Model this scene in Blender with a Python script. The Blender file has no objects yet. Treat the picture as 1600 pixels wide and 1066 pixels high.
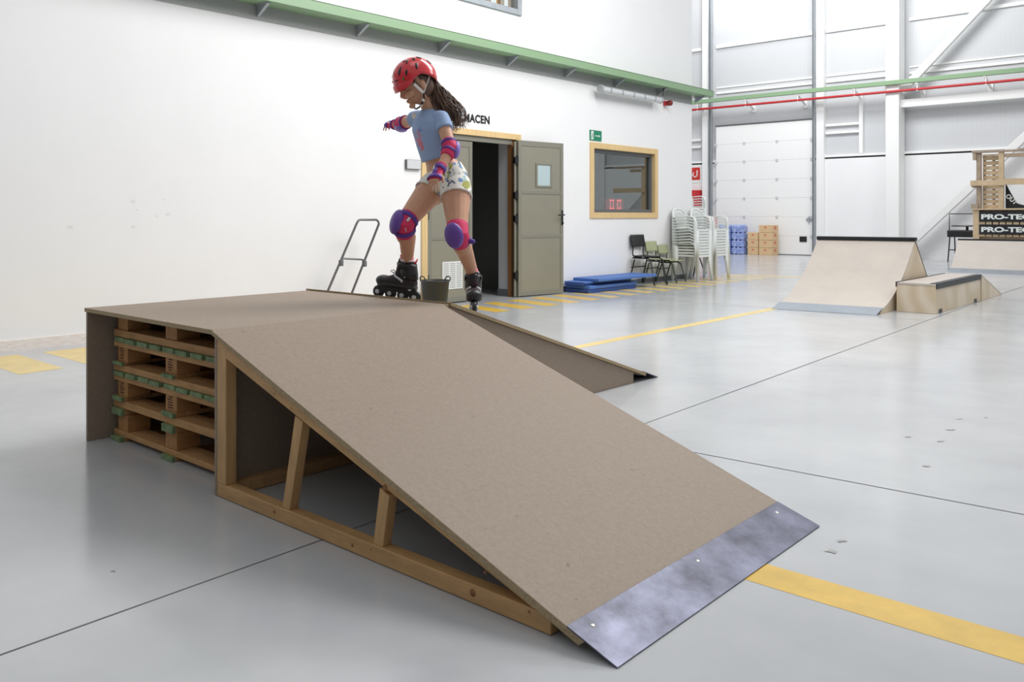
import bpy, bmesh, math, random
from mathutils import Vector, Matrix, Euler
random.seed(7)
S = bpy.context.scene
COL = S.collection
# ------------------------------------------------------------------ camera, sky, lamps, exposure
FPX = 1327.6
TH = math.atan(1172.0 / FPX)
CH = 1.05
cd = bpy.data.cameras.new('camera'); cam = bpy.data.objects.new('camera', cd); COL.objects.link(cam)
cam.location = (0, 0, CH); cam.rotation_euler = (math.pi / 2, 0, TH)
cd.sensor_width = 36; cd.lens = 36 * FPX / 1600; cd.shift_y = -(533 - 337) / 1600.0
cd.clip_end = 200; cd.clip_start = 0.05
S.camera = cam
w = bpy.data.worlds.new('world'); S.world = w; w.use_nodes = True
w.node_tree.nodes['Background'].inputs[0].default_value = (0.97, 0.985, 1.0, 1)
w.node_tree.nodes['Background'].inputs[1].default_value = 0.55

def area(name, loc, target, sx, sy, power, color=(1, 1, 1)):
    l = bpy.data.lights.new(name, 'AREA'); l.shape = 'RECTANGLE'; l.size = sx; l.size_y = sy
    l.energy = power; l.color = color
    o = bpy.data.objects.new(name, l); COL.objects.link(o); o.location = loc
    o.rotation_euler = (Vector(target) - Vector(loc)).to_track_quat('-Z', 'Y').to_euler()
    return o
area('roof_light_middle', (-2.6, 7.2, 6.6), (-6.2, 4.2, 1.2), 2.2, 4.0, 415, (1.0, 0.985, 0.965))
area('roof_light_right', (1.5, 13.0, 7.6), (-4.5, 11.0, 0), 4.0, 5.0, 330, (0.95, 0.98, 1.0))
area('roof_light_back', (-7.5, 17.0, 7.9), (-8.2, 22.0, 1.6), 5.0, 2.0, 420, (0.98, 0.99, 1.0))
area('roof_light_near', (-1.6, 2.6, 7.2), (-2.2, 3.0, 0), 2.5, 2.5, 25, (1.0, 0.97, 0.93))
area('sun_patch_lamp', (-11.0, 20.6, 8.0), (-11.5, 22.0, 6.6), 1.0, .5, 40)  # added lamp, makes the sunlit patch high on the end wall
S.view_settings.view_transform = 'Standard'; S.view_settings.look = 'None'
S.view_settings.exposure = 0.02; S.view_settings.gamma = 1.0
S.view_settings.use_curve_mapping = False
# ------------------------------------------------------------------ frame of the place
FV = Vector((-math.sin(TH), math.cos(TH), 0)); RV = Vector((math.cos(TH), math.sin(TH), 0)); UP = Vector((0, 0, 1))
def P(u, v, d):
    """survey helper: point seen at (u, v) of the photograph at distance d"""
    return FV * d + RV * ((u - 800) / FPX * d) + UP * (CH + (337 - v) * d / FPX)

# ------------------------------------------------------------------ materials
MATS = {}
def srgb(r, g, b):
    f = lambda c: (c / 255 / 12.92) if c / 255 <= 0.04045 else ((c / 255 + 0.055) / 1.055) ** 2.4
    return (f(r), f(g), f(b), 1)
def mat(name, col, rough=0.5, metal=0.0, noise=0.0, nscale=20.0, bump=0.0, bscale=60.0, stretch=None, col2=None, spec=0.5, emit=0, coat=0.0, sub=0.0, det=6):
    m = bpy.data.materials.new(name); m.use_nodes = True
    nt = m.node_tree; b = nt.nodes['Principled BSDF']
    b.inputs['Roughness'].default_value = rough; b.inputs['Metallic'].default_value = metal
    b.inputs['Specular IOR Level'].default_value = spec
    if coat: b.inputs['Coat Weight'].default_value = coat; b.inputs['Coat Roughness'].default_value = 0.08
    if sub:
        b.inputs['Subsurface Weight'].default_value = sub; b.inputs['Subsurface Radius'].default_value = (0.01, 0.004, 0.002)
    b.inputs['Base Color'].default_value = col
    tc = nt.nodes.new('ShaderNodeTexCoord'); mp = nt.nodes.new('ShaderNodeMapping')
    nt.links.new(tc.outputs['Object'], mp.inputs[0])
    if stretch: mp.inputs['Scale'].default_value = stretch
    if noise > 0 or col2:
        n = nt.nodes.new('ShaderNodeTexNoise'); n.inputs['Scale'].default_value = nscale; n.inputs['Detail'].default_value = det
        n.inputs['Roughness'].default_value = 0.65
        nt.links.new(mp.outputs[0], n.inputs['Vector'])
        r = nt.nodes.new('ShaderNodeValToRGB')
        c2 = col2 if col2 else tuple(min(1, c * (1 + noise)) for c in col[:3]) + (1,)
        c1 = col if col2 else tuple(c * (1 - noise) for c in col[:3]) + (1,)
        r.color_ramp.elements[0].position = 0.33; r.color_ramp.elements[1].position = 0.67
        r.color_ramp.elements[0].color = c1; r.color_ramp.elements[1].color = c2
        nt.links.new(n.outputs['Fac'], r.inputs[0]); nt.links.new(r.outputs[0], b.inputs['Base Color'])
    if bump > 0:
        n2 = nt.nodes.new('ShaderNodeTexNoise'); n2.inputs['Scale'].default_value = bscale; n2.inputs['Detail'].default_value = 4
        nt.links.new(mp.outputs[0], n2.inputs['Vector'])
        bp = nt.nodes.new('ShaderNodeBump'); bp.inputs['Strength'].default_value = bump; bp.inputs['Distance'].default_value = 0.01
        nt.links.new(n2.outputs['Fac'], bp.inputs['Height']); nt.links.new(bp.outputs[0], b.inputs['Normal'])
    if emit:
        b.inputs['Emission Color'].default_value = col; b.inputs['Emission Strength'].default_value = emit
    MATS[name] = m
    return m

def floor_mat():
    m = mat('painted_concrete', (0.47, 0.49, 0.51, 1), 0.22)
    nt = m.node_tree; b = nt.nodes['Principled BSDF']
    tc = nt.nodes.new('ShaderNodeTexCoord')
    def noise(scale, det, rough=0.6, st=None):
        n = nt.nodes.new('ShaderNodeTexNoise'); n.inputs['Scale'].default_value = scale; n.inputs['Detail'].default_value = det
        n.inputs['Roughness'].default_value = rough
        if st:
            mp = nt.nodes.new('ShaderNodeMapping'); mp.inputs['Scale'].default_value = st
            nt.links.new(tc.outputs['Object'], mp.inputs[0]); nt.links.new(mp.outputs[0], n.inputs['Vector'])
        else: nt.links.new(tc.outputs['Object'], n.inputs['Vector'])
        return n
    n1 = noise(0.9, 6); r1 = nt.nodes.new('ShaderNodeValToRGB')
    r1.color_ramp.elements[0].position = 0.3; r1.color_ramp.elements[1].position = 0.72
    r1.color_ramp.elements[0].color = (0.43, 0.445, 0.465, 1); r1.color_ramp.elements[1].color = (0.56, 0.573, 0.588, 1)
    nt.links.new(n1.outputs['Fac'], r1.inputs[0])
    # worn specks and scuffs
    n2 = noise(7, 9, 0.75); r2 = nt.nodes.new('ShaderNodeValToRGB')
    r2.color_ramp.elements[0].position = 0.735; r2.color_ramp.elements[1].position = 0.80
    r2.color_ramp.elements[0].color = (0, 0, 0, 1); r2.color_ramp.elements[1].color = (.30, .30, .30, 1)
    nt.links.new(n2.outputs['Fac'], r2.inputs[0])
    mx = nt.nodes.new('ShaderNodeMix'); mx.data_type = 'RGBA'
    mx.inputs[7].default_value = (0.25, 0.245, 0.24, 1)
    nt.links.new(r2.outputs[0], mx.inputs[0]); nt.links.new(r1.outputs[0], mx.inputs[6])
    nt.links.new(mx.outputs[2], b.inputs['Base Color'])
    n3 = noise(2.2, 5); r3 = nt.nodes.new('ShaderNodeMapRange')
    r3.inputs['To Min'].default_value = 0.11; r3.inputs['To Max'].default_value = 0.25
    nt.links.new(n3.outputs['Fac'], r3.inputs[0]); nt.links.new(r3.outputs[0], b.inputs['Roughness'])
    bp = nt.nodes.new('ShaderNodeBump'); bp.inputs['Strength'].default_value = 0.04; bp.inputs['Distance'].default_value = 0.02
    nt.links.new(n3.outputs['Fac'], bp.inputs['Height']); nt.links.new(bp.outputs[0], b.inputs['Normal'])
    return m
M_FLOOR = floor_mat()
M_YEL = mat('yellow_floor_paint', srgb(222, 184, 84), 0.3, noise=0.12, nscale=6)
M_YELP = mat('worn_yellow_floor_paint', srgb(224, 198, 126), 0.3, noise=0.1, nscale=6)
M_JOINT = mat('concrete_joint', srgb(105, 108, 110), 0.8)
M_SPOT = mat('floor_chip', srgb(160, 161, 158), 0.6, noise=.2, nscale=60)
M_WALL = mat('white_plaster', (0.86, 0.86, 0.87, 1), 0.7, noise=0.012, nscale=2, bump=0.03, bscale=40)
M_SKIRT = mat('flaked_skirting', srgb(240, 236, 232), 0.7, col2=srgb(222, 208, 196), nscale=14, stretch=(1, 1, 6))
M_SMUDGE = mat('wall_smudge', srgb(226, 226, 226), 0.8)
def panel_mat():
    m = mat('sandwich_panel', (0.78, 0.80, 0.82, 1), 0.38)
    nt = m.node_tree; b = nt.nodes['Principled BSDF']
    tc = nt.nodes.new('ShaderNodeTexCoord'); sx = nt.nodes.new('ShaderNodeSeparateXYZ')
    nt.links.new(tc.outputs['Object'], sx.inputs[0])
    mu = nt.nodes.new('ShaderNodeMath'); mu.operation = 'MULTIPLY'; mu.inputs[1].default_value = 10.0
    fr = nt.nodes.new('ShaderNodeMath'); fr.operation = 'FRACT'
    gt = nt.nodes.new('ShaderNodeMath'); gt.operation = 'LESS_THAN'; gt.inputs[1].default_value = 0.12
    nt.links.new(sx.outputs[0], mu.inputs[0]); nt.links.new(mu.outputs[0], fr.inputs[0]); nt.links.new(fr.outputs[0], gt.inputs[0])
    n = nt.nodes.new('ShaderNodeTexNoise'); n.inputs['Scale'].default_value = 0.8
    nt.links.new(tc.outputs['Object'], n.inputs['Vector'])
    mx = nt.nodes.new('ShaderNodeMix'); mx.data_type = 'RGBA'
    mx.inputs[6].default_value = (0.62, 0.63, 0.645, 1); mx.inputs[7].default_value = (0.60, 0.61, 0.625, 1)
    nt.links.new(gt.outputs[0], mx.inputs[0]); nt.links.new(mx.outputs[2], b.inputs['Base Color'])
    bp = nt.nodes.new('ShaderNodeBump'); bp.inputs['Strength'].default_value = 0.10; bp.inputs['Distance'].default_value = 0.004; bp.invert = True
    nt.links.new(gt.outputs[0], bp.inputs['Height']); nt.links.new(bp.outputs[0], b.inputs['Normal'])
    return m
M_PANEL = panel_mat()
M_PRECAST = mat('white_precast', (0.88, 0.88, 0.885, 1), 0.5, noise=0.02, nscale=1)
M_STEELW = mat('white_painted_steel', (0.90, 0.90, 0.89, 1), 0.4)
M_BLACKTRIM = mat('black_trim', (0.01, 0.01, 0.01, 1), 0.5)
M_GALV = mat('galvanised_steel', srgb(166, 172, 178), 0.45, 0.3, noise=.1, nscale=8)
M_DGREY = mat('dark_grey_steel', srgb(104, 107, 110), 0.5, 0.1)
M_MGREY = mat('mid_grey_paint', srgb(158, 160, 160), 0.6)
M_GREEN = mat('green_painted_steel', srgb(140, 170, 134), 0.42)
M_RED = mat('red_painted_pipe', srgb(190, 45, 50), 0.35)
M_OAK = mat('pale_oak_casing', srgb(222, 192, 140), 0.45, noise=0.07, nscale=5, stretch=(6, 6, .6))
M_BROWNW = mat('brown_wood_jamb', srgb(140, 98, 60), 0.5, noise=0.15, nscale=8, stretch=(6, 6, .6))
M_DOOR = mat('grey_green_door_metal', srgb(156, 153, 138), 0.36, 0.4, noise=0.05, nscale=1.5)
M_DOOR2 = mat('grey_door_frame_metal', srgb(144, 142, 130), 0.4, 0.35)
M_BLACK = mat('black_plastic', (0.012, 0.012, 0.013, 1), 0.4)
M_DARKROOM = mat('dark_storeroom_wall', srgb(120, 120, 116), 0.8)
M_OFFROOM = mat('office_wall', srgb(165, 170, 170), 0.8)
M_GREYWALL = mat('pale_grey_reveal', srgb(188, 190, 194), 0.7)
def mdf():
    m = mat('mdf_board', srgb(172, 150, 128), 0.62)
    nt = m.node_tree; b = nt.nodes['Principled BSDF']; tc = nt.nodes.new('ShaderNodeTexCoord')
    n = nt.nodes.new('ShaderNodeTexNoise'); n.inputs['Scale'].default_value = 110; n.inputs['Detail'].default_value = 4
    n2 = nt.nodes.new('ShaderNodeTexNoise'); n2.inputs['Scale'].default_value = 60; n2.inputs['Detail'].default_value = 6
    n3 = nt.nodes.new('ShaderNodeTexNoise'); n3.inputs['Scale'].default_value = 34; n3.inputs['Detail'].default_value = 5
    for q in (n, n2, n3): nt.links.new(tc.outputs['Object'], q.inputs['Vector'])
    r = nt.nodes.new('ShaderNodeValToRGB'); r.color_ramp.elements[0].position = .3; r.color_ramp.elements[1].position = .7
    r.color_ramp.elements[0].color = srgb(139, 123, 108); r.color_ramp.elements[1].color = srgb(155, 138, 121)
    ad = nt.nodes.new('ShaderNodeMath'); ad.operation = 'ADD'; hf = nt.nodes.new('ShaderNodeMath'); hf.operation = 'MULTIPLY'; hf.inputs[1].default_value = .5
    nt.links.new(n.outputs[0], ad.inputs[0]); nt.links.new(n2.outputs[0], ad.inputs[1]); nt.links.new(ad.outputs[0], hf.inputs[0]); nt.links.new(hf.outputs[0], r.inputs[0])
    r3 = nt.nodes.new('ShaderNodeValToRGB'); r3.color_ramp.elements[0].position = .70; r3.color_ramp.elements[1].position = .74
    r3.color_ramp.elements[0].color = (0, 0, 0, 1); r3.color_ramp.elements[1].color = (.6, .6, .6, 1)
    nt.links.new(n3.outputs[0], r3.inputs[0])
    mx = nt.nodes.new('ShaderNodeMix'); mx.data_type = 'RGBA'; mx.inputs[7].default_value = srgb(100, 84, 70)
    nt.links.new(r3.outputs[0], mx.inputs[0]); nt.links.new(r.outputs[0], mx.inputs[6]); nt.links.new(mx.outputs[2], b.inputs['Base Color'])
    return m
M_MDF = mdf()
M_MDFEDGE = mat('mdf_edge', srgb(164, 144, 112), 0.8, noise=.25, nscale=120)
M_PINE = mat('pine_timber', srgb(190, 150, 102), 0.55, noise=0.16, nscale=5, stretch=(1, 6, 6))
M_PINEZ = mat('pine_timber_upright', srgb(192, 153, 105), 0.55, noise=0.14, nscale=5, stretch=(6, 6, 1))
M_KNOT = mat('pine_knot', srgb(146, 96, 58), 0.6)
M_PAL = mat('pallet_timber', srgb(182, 138, 90), 0.7, noise=0.25, nscale=5, stretch=(1, 5, 5))
M_PALB = mat('pallet_block_timber', srgb(172, 124, 76), 0.7, noise=0.2, nscale=9, stretch=(5, 1, 5))
M_GRN = mat('green_painted_board_end', srgb(120, 140, 100), 0.75, noise=0.35, nscale=18)
M_PLATE = mat('blued_steel_plate', srgb(66, 67, 78), 0.42, 0.75, col2=srgb(112, 114, 132), nscale=5, stretch=(1.2, 1, 1), bump=.02, bscale=12)
M_SCREW = mat('bright_screw', srgb(220, 215, 200), 0.3, 0.8)
M_PLY = mat('birch_plywood', srgb(196, 187, 178), 0.5, noise=0.05, nscale=3, stretch=(1, 1, 1))
def plygrain():
    m = mat('figured_plywood', srgb(214, 192, 160), 0.5)
    nt = m.node_tree; b = nt.nodes['Principled BSDF']; tc = nt.nodes.new('ShaderNodeTexCoord')
    wv = nt.nodes.new('ShaderNodeTexWave'); wv.inputs['Scale'].default_value = 1.1; wv.inputs['Distortion'].default_value = 9; wv.inputs['Detail'].default_value = 1.2; wv.inputs['Detail Scale'].default_value = 1.3
    nt.links.new(tc.outputs['Object'], wv.inputs['Vector'])
    r = nt.nodes.new('ShaderNodeValToRGB'); r.color_ramp.elements[0].color = srgb(204, 186, 158); r.color_ramp.elements[1].color = srgb(218, 204, 184)
    nt.links.new(wv.outputs[0], r.inputs[0]); nt.links.new(r.outputs[0], b.inputs['Base Color'])
    return m
M_PLYG = plygrain()
M_LIP = mat('grey_steel_lip', srgb(160, 168, 178), 0.35, 0.5, noise=.08, nscale=4)
M_COPING = mat('dark_steel_coping', srgb(48, 49, 52), 0.4, 0.5)
M_BLUE = mat('blue_foam_mat', srgb(78, 116, 184), 0.6, noise=.06, nscale=5)
M_BLUED = mat('dark_blue_foam_mat', srgb(48, 76, 140), 0.6, noise=.06, nscale=5)
M_WPL = mat('white_moulded_plastic', srgb(228, 232, 230), 0.35)
M_GREENSEAT = mat('pale_green_laminate', srgb(172, 178, 142), 0.45)
M_BLACKSEAT = mat('black_laminate', srgb(38, 38, 40), 0.4)
M_DGREEN = mat('dark_green_tube', srgb(62, 78, 62), 0.4, 0.2)
M_TUBE = mat('grey_tube', srgb(112, 112, 112), 0.4, 0.6)
M_TUB = mat('black_rubber', srgb(44, 46, 44), 0.45)
M_CARD = mat('cardboard', srgb(216, 184, 142), 0.75, noise=.04, nscale=8)
M_TAPE = mat('red_tape', srgb(206, 110, 90), 0.6)
M_BOTTLE = mat('blue_shrink_film', srgb(72, 100, 190), 0.2, col2=srgb(190, 206, 240), nscale=16, stretch=(1, 1, 2.2))
M_PINKP = mat('pink_film', srgb(222, 150, 156), 0.3, noise=.2, nscale=20)
M_SIGNG = mat('exit_sign_green', srgb(30, 130, 96), 0.45)
M_SIGNW = mat('sign_white', srgb(235, 240, 236), 0.45)
M_SIGNR = mat('sign_red', srgb(205, 50, 48), 0.45)
M_LED = mat('red_led', (1.0, 0.20, 0.22, 1), 0.5, emit=4.0)
M_LEDD = mat('dim_red_led_field', (0.60, 0.08, 0.09, 1), 0.6, emit=1.1)
M_SILVER = mat('switch_grey', srgb(206, 208, 210), 0.45)
M_BANNER = mat('black_banner', srgb(30, 31, 36), 0.55)
M_LAMPB = mat('lamp_housing_grey', srgb(178, 180, 182), 0.45)
M_LAMPC = mat('lamp_diffuser', srgb(206, 210, 212), 0.25)
M_WPINE = mat('pale_pallet_wood', srgb(206, 182, 148), 0.65, noise=.12, nscale=6)
M_GPINE = mat('weathered_timber', srgb(168, 150, 130), 0.7, noise=.15, nscale=7)
def glass():
    m = bpy.data.materials.new('tinted_glass'); m.use_nodes = True; nt = m.node_tree
    for n in list(nt.nodes):
        if n.type != 'OUTPUT_MATERIAL': nt.nodes.remove(n)
    out = nt.nodes['Material Output']
    t = nt.nodes.new('ShaderNodeBsdfTransparent'); t.inputs[0].default_value = (0.42, 0.45, 0.45, 1)
    g = nt.nodes.new('ShaderNodeBsdfGlossy'); g.inputs['Roughness'].default_value = 0.01; g.inputs[0].default_value = (0.9, 0.95, 0.95, 1)
    mx = nt.nodes.new('ShaderNodeMixShader'); mx.inputs[0].default_value = 0.32
    nt.links.new(t.outputs[0], mx.inputs[1]); nt.links.new(g.outputs[0], mx.inputs[2]); nt.links.new(mx.outputs[0], out.inputs[0])
    return m
M_GLASS = glass()
M_FROST = mat('frosted_door_pane', srgb(178, 196, 200), 0.25)
# person
M_SKIN = mat('tanned_skin', srgb(204, 154, 124), 0.5, noise=0.04, nscale=30, sub=0.08)
M_LIPS = mat('lips', srgb(160, 90, 80), 0.5)
M_HAIR = mat('dark_brown_hair', srgb(74, 55, 46), 0.45, col2=srgb(124, 94, 78), nscale=14)
M_PINK = mat('pink_pad_fabric', srgb(214, 48, 98), 0.7, noise=.06, nscale=40)
M_PURP = mat('purple_pad_shell', srgb(104, 70, 158), 0.35, noise=.08, nscale=30)
M_PURS = mat('purple_strap', srgb(84, 50, 142), 0.6)
M_LILAC = mat('lilac_pad_shell', srgb(132, 112, 190), 0.38, noise=.08, nscale=30)
M_SOCK = mat('pink_sock', srgb(226, 130, 138), 0.8)
M_SOCKW = mat('white_sock_band', srgb(236, 214, 214), 0.8)
M_BOOT = mat('black_boot_shell', srgb(34, 33, 36), 0.38)
M_BOOTF = mat('dark_boot_fabric', srgb(48, 38, 42), 0.75)
M_WHEEL = mat('dark_wheel', srgb(44, 46, 48), 0.35)
M_HUB = mat('pale_wheel_hub', srgb(205, 208, 212), 0.4)
M_MAROON = mat('maroon_lace', srgb(92, 34, 46), 0.7)
M_HELM = mat('red_helmet_shell', srgb(214, 36, 48), 0.22, coat=.6)
M_GSTICK = mat('green_sticker', srgb(50, 130, 60), 0.5)
M_STRAP = mat('white_strap', srgb(230, 222, 216), 0.6)

def shirt_mat(c_blob, c_txt):
    m = mat('light_blue_jersey', srgb(152, 176, 214), 0.8, bump=0.25, bscale=14)
    nt = m.node_tree; b = nt.nodes['Principled BSDF']; tc = nt.nodes.new('ShaderNodeTexCoord')
    def dist(c):
        s = nt.nodes.new('ShaderNodeVectorMath'); s.operation = 'DISTANCE'; s.inputs[1].default_value = c
        nt.links.new(tc.outputs['Object'], s.inputs[0]); return s
    def noi(sc):
        n = nt.nodes.new('ShaderNodeTexNoise'); n.inputs['Scale'].default_value = sc; n.inputs['Detail'].default_value = 2
        nt.links.new(tc.outputs['Object'], n.inputs['Vector']); return n
    def mask(c, rad, sc, thr):
        d = dist(c); lt = nt.nodes.new('ShaderNodeMath'); lt.operation = 'LESS_THAN'; lt.inputs[1].default_value = rad
        nt.links.new(d.outputs['Value'], lt.inputs[0])
        n = noi(sc); g = nt.nodes.new('ShaderNodeMath'); g.operation = 'GREATER_THAN'; g.inputs[1].default_value = thr
        nt.links.new(n.outputs['Fac'], g.inputs[0])
        mu = nt.nodes.new('ShaderNodeMath'); mu.operation = 'MULTIPLY'
        nt.links.new(lt.outputs[0], mu.inputs[0]); nt.links.new(g.outputs[0], mu.inputs[1]); return mu
    prev = None
    for c, rad, sc, thr, colr in c_blob:
        k = mask(c, rad, sc, thr)
        mx = nt.nodes.new('ShaderNodeMix'); mx.data_type = 'RGBA'; mx.inputs[7].default_value = colr
        nt.links.new(k.outputs[0], mx.inputs[0])
        if prev: nt.links.new(prev.outputs[2], mx.inputs[6])
        else: mx.inputs[6].default_value = srgb(152, 176, 214)
        prev = mx
    nt.links.new(prev.outputs[2], b.inputs['Base Color'])
    return m
def shorts_mat():
    m = mat('patterned_cotton', srgb(236, 236, 226), 0.8, bump=.2, bscale=25)
    nt = m.node_tree; b = nt.nodes['Principled BSDF']; tc = nt.nodes.new('ShaderNodeTexCoord')
    prev = None
    for sc, thr, colr, off in ((15, 0.60, srgb(176, 178, 92), 0), (17, 0.62, srgb(120, 150, 200), 5), (38, 0.64, srgb(92, 104, 130), 9), (24, .66, srgb(170, 205, 205), 13)):
        mp = nt.nodes.new('ShaderNodeMapping'); mp.inputs['Location'].default_value = (off, off, off)
        nt.links.new(tc.outputs['Object'], mp.inputs[0])
        n = nt.nodes.new('ShaderNodeTexNoise'); n.inputs['Scale'].default_value = sc; n.inputs['Detail'].default_value = 2
        nt.links.new(mp.outputs[0], n.inputs['Vector'])
        g = nt.nodes.new('ShaderNodeMath'); g.operation = 'GREATER_THAN'; g.inputs[1].default_value = thr
        nt.links.new(n.outputs['Fac'], g.inputs[0])
        mx = nt.nodes.new('ShaderNodeMix'); mx.data_type = 'RGBA'; mx.inputs[7].default_value = colr
        nt.links.new(g.outputs[0], mx.inputs[0])
        if prev: nt.links.new(prev.outputs[2], mx.inputs[6])
        else: mx.inputs[6].default_value = srgb(236, 236, 226)
        prev = mx
    nt.links.new(prev.outputs[2], b.inputs['Base Color'])
    return m

# ------------------------------------------------------------------ mesh helpers
ORG = {}
class MB:
    def __init__(s): s.v = []; s.f = []; s.m = []; s.sm = []
    def add(s, vs, fs, mi=0, smooth=False):
        o = len(s.v); s.v += [Vector(v) for v in vs]
        for f in fs: s.f.append([o + i for i in f]); s.m.append(mi); s.sm.append(smooth)
        return s
    def box(s, a, b, mi=0):
        x0, y0, z0 = [min(a[i], b[i]) for i in range(3)]; x1, y1, z1 = [max(a[i], b[i]) for i in range(3)]
        vs = [(x0, y0, z0), (x1, y0, z0), (x1, y1, z0), (x0, y1, z0), (x0, y0, z1), (x1, y0, z1), (x1, y1, z1), (x0, y1, z1)]
        return s.add(vs, [(0, 3, 2, 1), (4, 5, 6, 7), (0, 1, 5, 4), (1, 2, 6, 5), (2, 3, 7, 6), (3, 0, 4, 7)], mi)
    def beam(s, p0, p1, w, h, up=(0, 0, 1), mi=0):
        p0 = Vector(p0); p1 = Vector(p1); d = (p1 - p0).normalized(); up = Vector(up)
        sd = d.cross(up)
        if sd.length < 1e-4: sd = d.cross(Vector((1, 0, 0)))
        sd.normalize(); u = sd.cross(d).normalized(); a = sd * w / 2; b = u * h / 2
        vs = [p0 - a - b, p0 + a - b, p0 + a + b, p0 - a + b, p1 - a - b, p1 + a - b, p1 + a + b, p1 - a + b]
        return s.add(vs, [(0, 3, 2, 1), (4, 5, 6, 7), (0, 1, 5, 4), (1, 2, 6, 5), (2, 3, 7, 6), (3, 0, 4, 7)], mi)
    def prism(s, poly, ext, mi=0):
        n = len(poly); e = Vector(ext); a = [Vector(p) for p in poly]
        vs = a + [p + e for p in a]
        fs = [tuple(range(n))[::-1], tuple(range(n, 2 * n))] + [(i, (i + 1) % n, n + (i + 1) % n, n + i) for i in range(n)]
        return s.add(vs, fs, mi)
    def tube(s, pts, r, n=8, closed=False, mi=0, radii=None):
        pts = [Vector(p) for p in pts]; k = len(pts); rings = []
        prev = None
        for i, p in enumerate(pts):
            if closed: d = pts[(i + 1) % k] - pts[i - 1]
            else: d = pts[min(i + 1, k - 1)] - pts[max(i - 1, 0)]
            d.normalize()
            if prev is None:
                a = d.cross(Vector((0, 0, 1)))
                if a.length < 1e-3: a = d.cross(Vector((1, 0, 0)))
            else: a = prev - d * prev.dot(d)
            a.normalize(); prev = a; b = d.cross(a)
            rr = radii[i] if radii else r
            rings.append([p + (a * math.cos(t) + b * math.sin(t)) * rr for t in [2 * math.pi * j / n for j in range(n)]])
        vs = [v for rg in rings for v in rg]; fs = []
        for i in range(k if closed else k - 1):
            i2 = (i + 1) % k
            for j in range(n): fs.append((i * n + j, i * n + (j + 1) % n, i2 * n + (j + 1) % n, i2 * n + j))
        s.add(vs, fs, mi, True)
        if not closed: s.add(rings[0][::-1], [tuple(range(n))], mi); s.add(rings[-1], [tuple(range(n))], mi)
        return s
    def loft(s, secs, n=24, mi=0, cap=True, smooth=True, pw=2.0):
        """secs: (centre, side_vec*rx, other_vec*ry)"""
        vs = []
        for c, a, b in secs:
            c = Vector(c); a = Vector(a); b = Vector(b)
            for j in range(n):
                t = 2 * math.pi * j / n; ct, st = math.cos(t), math.sin(t)
                ct = math.copysign(abs(ct) ** (2 / pw), ct); st = math.copysign(abs(st) ** (2 / pw), st)
                vs.append(c + a * ct + b * st)
        fs = []
        for i in range(len(secs) - 1):
            for j in range(n): fs.append((i * n + j, i * n + (j + 1) % n, (i + 1) * n + (j + 1) % n, (i + 1) * n + j))
        if cap: fs.append(tuple(range(n))[::-1]); fs.append(tuple((len(secs) - 1) * n + j for j in range(n)))
        return s.add(vs, fs, mi, smooth)
    def cap(s, p0, p1, r0, r1, n=14, mi=0):
        p0 = Vector(p0); p1 = Vector(p1); d = (p1 - p0); L = d.length; d.normalize()
        a = d.cross(Vector((0, 0, 1)))
        if a.length < 1e-3: a = d.cross(Vector((1, 0, 0)))
        a.normalize(); b = d.cross(a); secs = []
        for t in (-90, -60, -30, 0): t = math.radians(t); secs.append((p0 + d * r0 * math.sin(t), r0 * max(math.cos(t), .02)))
        for k in (.25, .5, .75): secs.append((p0 + d * L * k, r0 + (r1 - r0) * k))
        for t in (0, 30, 60, 90): t = math.radians(t); secs.append((p1 + d * r1 * math.sin(t), r1 * max(math.cos(t), .02)))
        return s.loft([(c, a * r, b * r) for c, r in secs], n, mi)
    def ell(s, c, ax, ay, az, n=20, m=12, mi=0, fn=None, lo=-90, hi=90):
        c = Vector(c); ax = Vector(ax); ay = Vector(ay); az = Vector(az); vs = []
        for i in range(m + 1):
            ph = math.radians(lo + (hi - lo) * i / m); cp = max(math.cos(ph), .004)
            for j in range(n):
                t = 2 * math.pi * j / n
                q = (math.cos(t) * cp, math.sin(t) * cp, math.sin(ph))
                if fn: q = fn(*q)
                vs.append(c + ax * q[0] + ay * q[1] + az * q[2])
        fs = []
        for i in range(m):
            for j in range(n): fs.append((i * n + j, i * n + (j + 1) % n, (i + 1) * n + (j + 1) % n, (i + 1) * n + j))
        fs.append(tuple(range(n))[::-1]); fs.append(tuple(m * n + j for j in range(n)))
        return s.add(vs, fs, mi, True)
    def lathe(s, prof, c=(0, 0, 0), n=24, axis=None, mi=0, cap=True):
        c = Vector(c); ax = Vector(axis) if axis else Vector((0, 0, 1)); ax.normalize()
        a = ax.cross(Vector((0, 0, 1)))
        if a.length < 1e-3: a = Vector((1, 0, 0))
        a.normalize(); b = ax.cross(a)
        return s.loft([(c + ax * z, a * max(r, 1e-4), b * max(r, 1e-4)) for r, z in prof], n, mi, cap)
    def xf(s, M):
        s.v = [M @ v for v in s.v]; return s
    def merge(s, o, mi=0):
        k = len(s.v); s.v += [v.copy() for v in o.v]
        for f, m_, sm in zip(o.f, o.m, o.sm): s.f.append([k + i for i in f]); s.m.append(m_ + mi); s.sm.append(sm)
        return s
    def build(s, name, mats, parent=None, bevel=0, remesh=0, smooth=0, solid=0, label=None):
        mats = mats if isinstance(mats, (list, tuple)) else [mats]
        if parent is not None: org = ORG[parent.name]
        else:
            xs = [v.x for v in s.v]; ys = [v.y for v in s.v]; zs = [v.z for v in s.v]
            org = Vector(((min(xs) + max(xs)) / 2, (min(ys) + max(ys)) / 2, min(zs)))
        me = bpy.data.meshes.new(name); me.from_pydata([v - org for v in s.v], [], s.f)
        for m in mats: me.materials.append(m)
        for p, mi, sm in zip(me.polygons, s.m, s.sm): p.material_index = mi; p.use_smooth = sm
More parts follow.
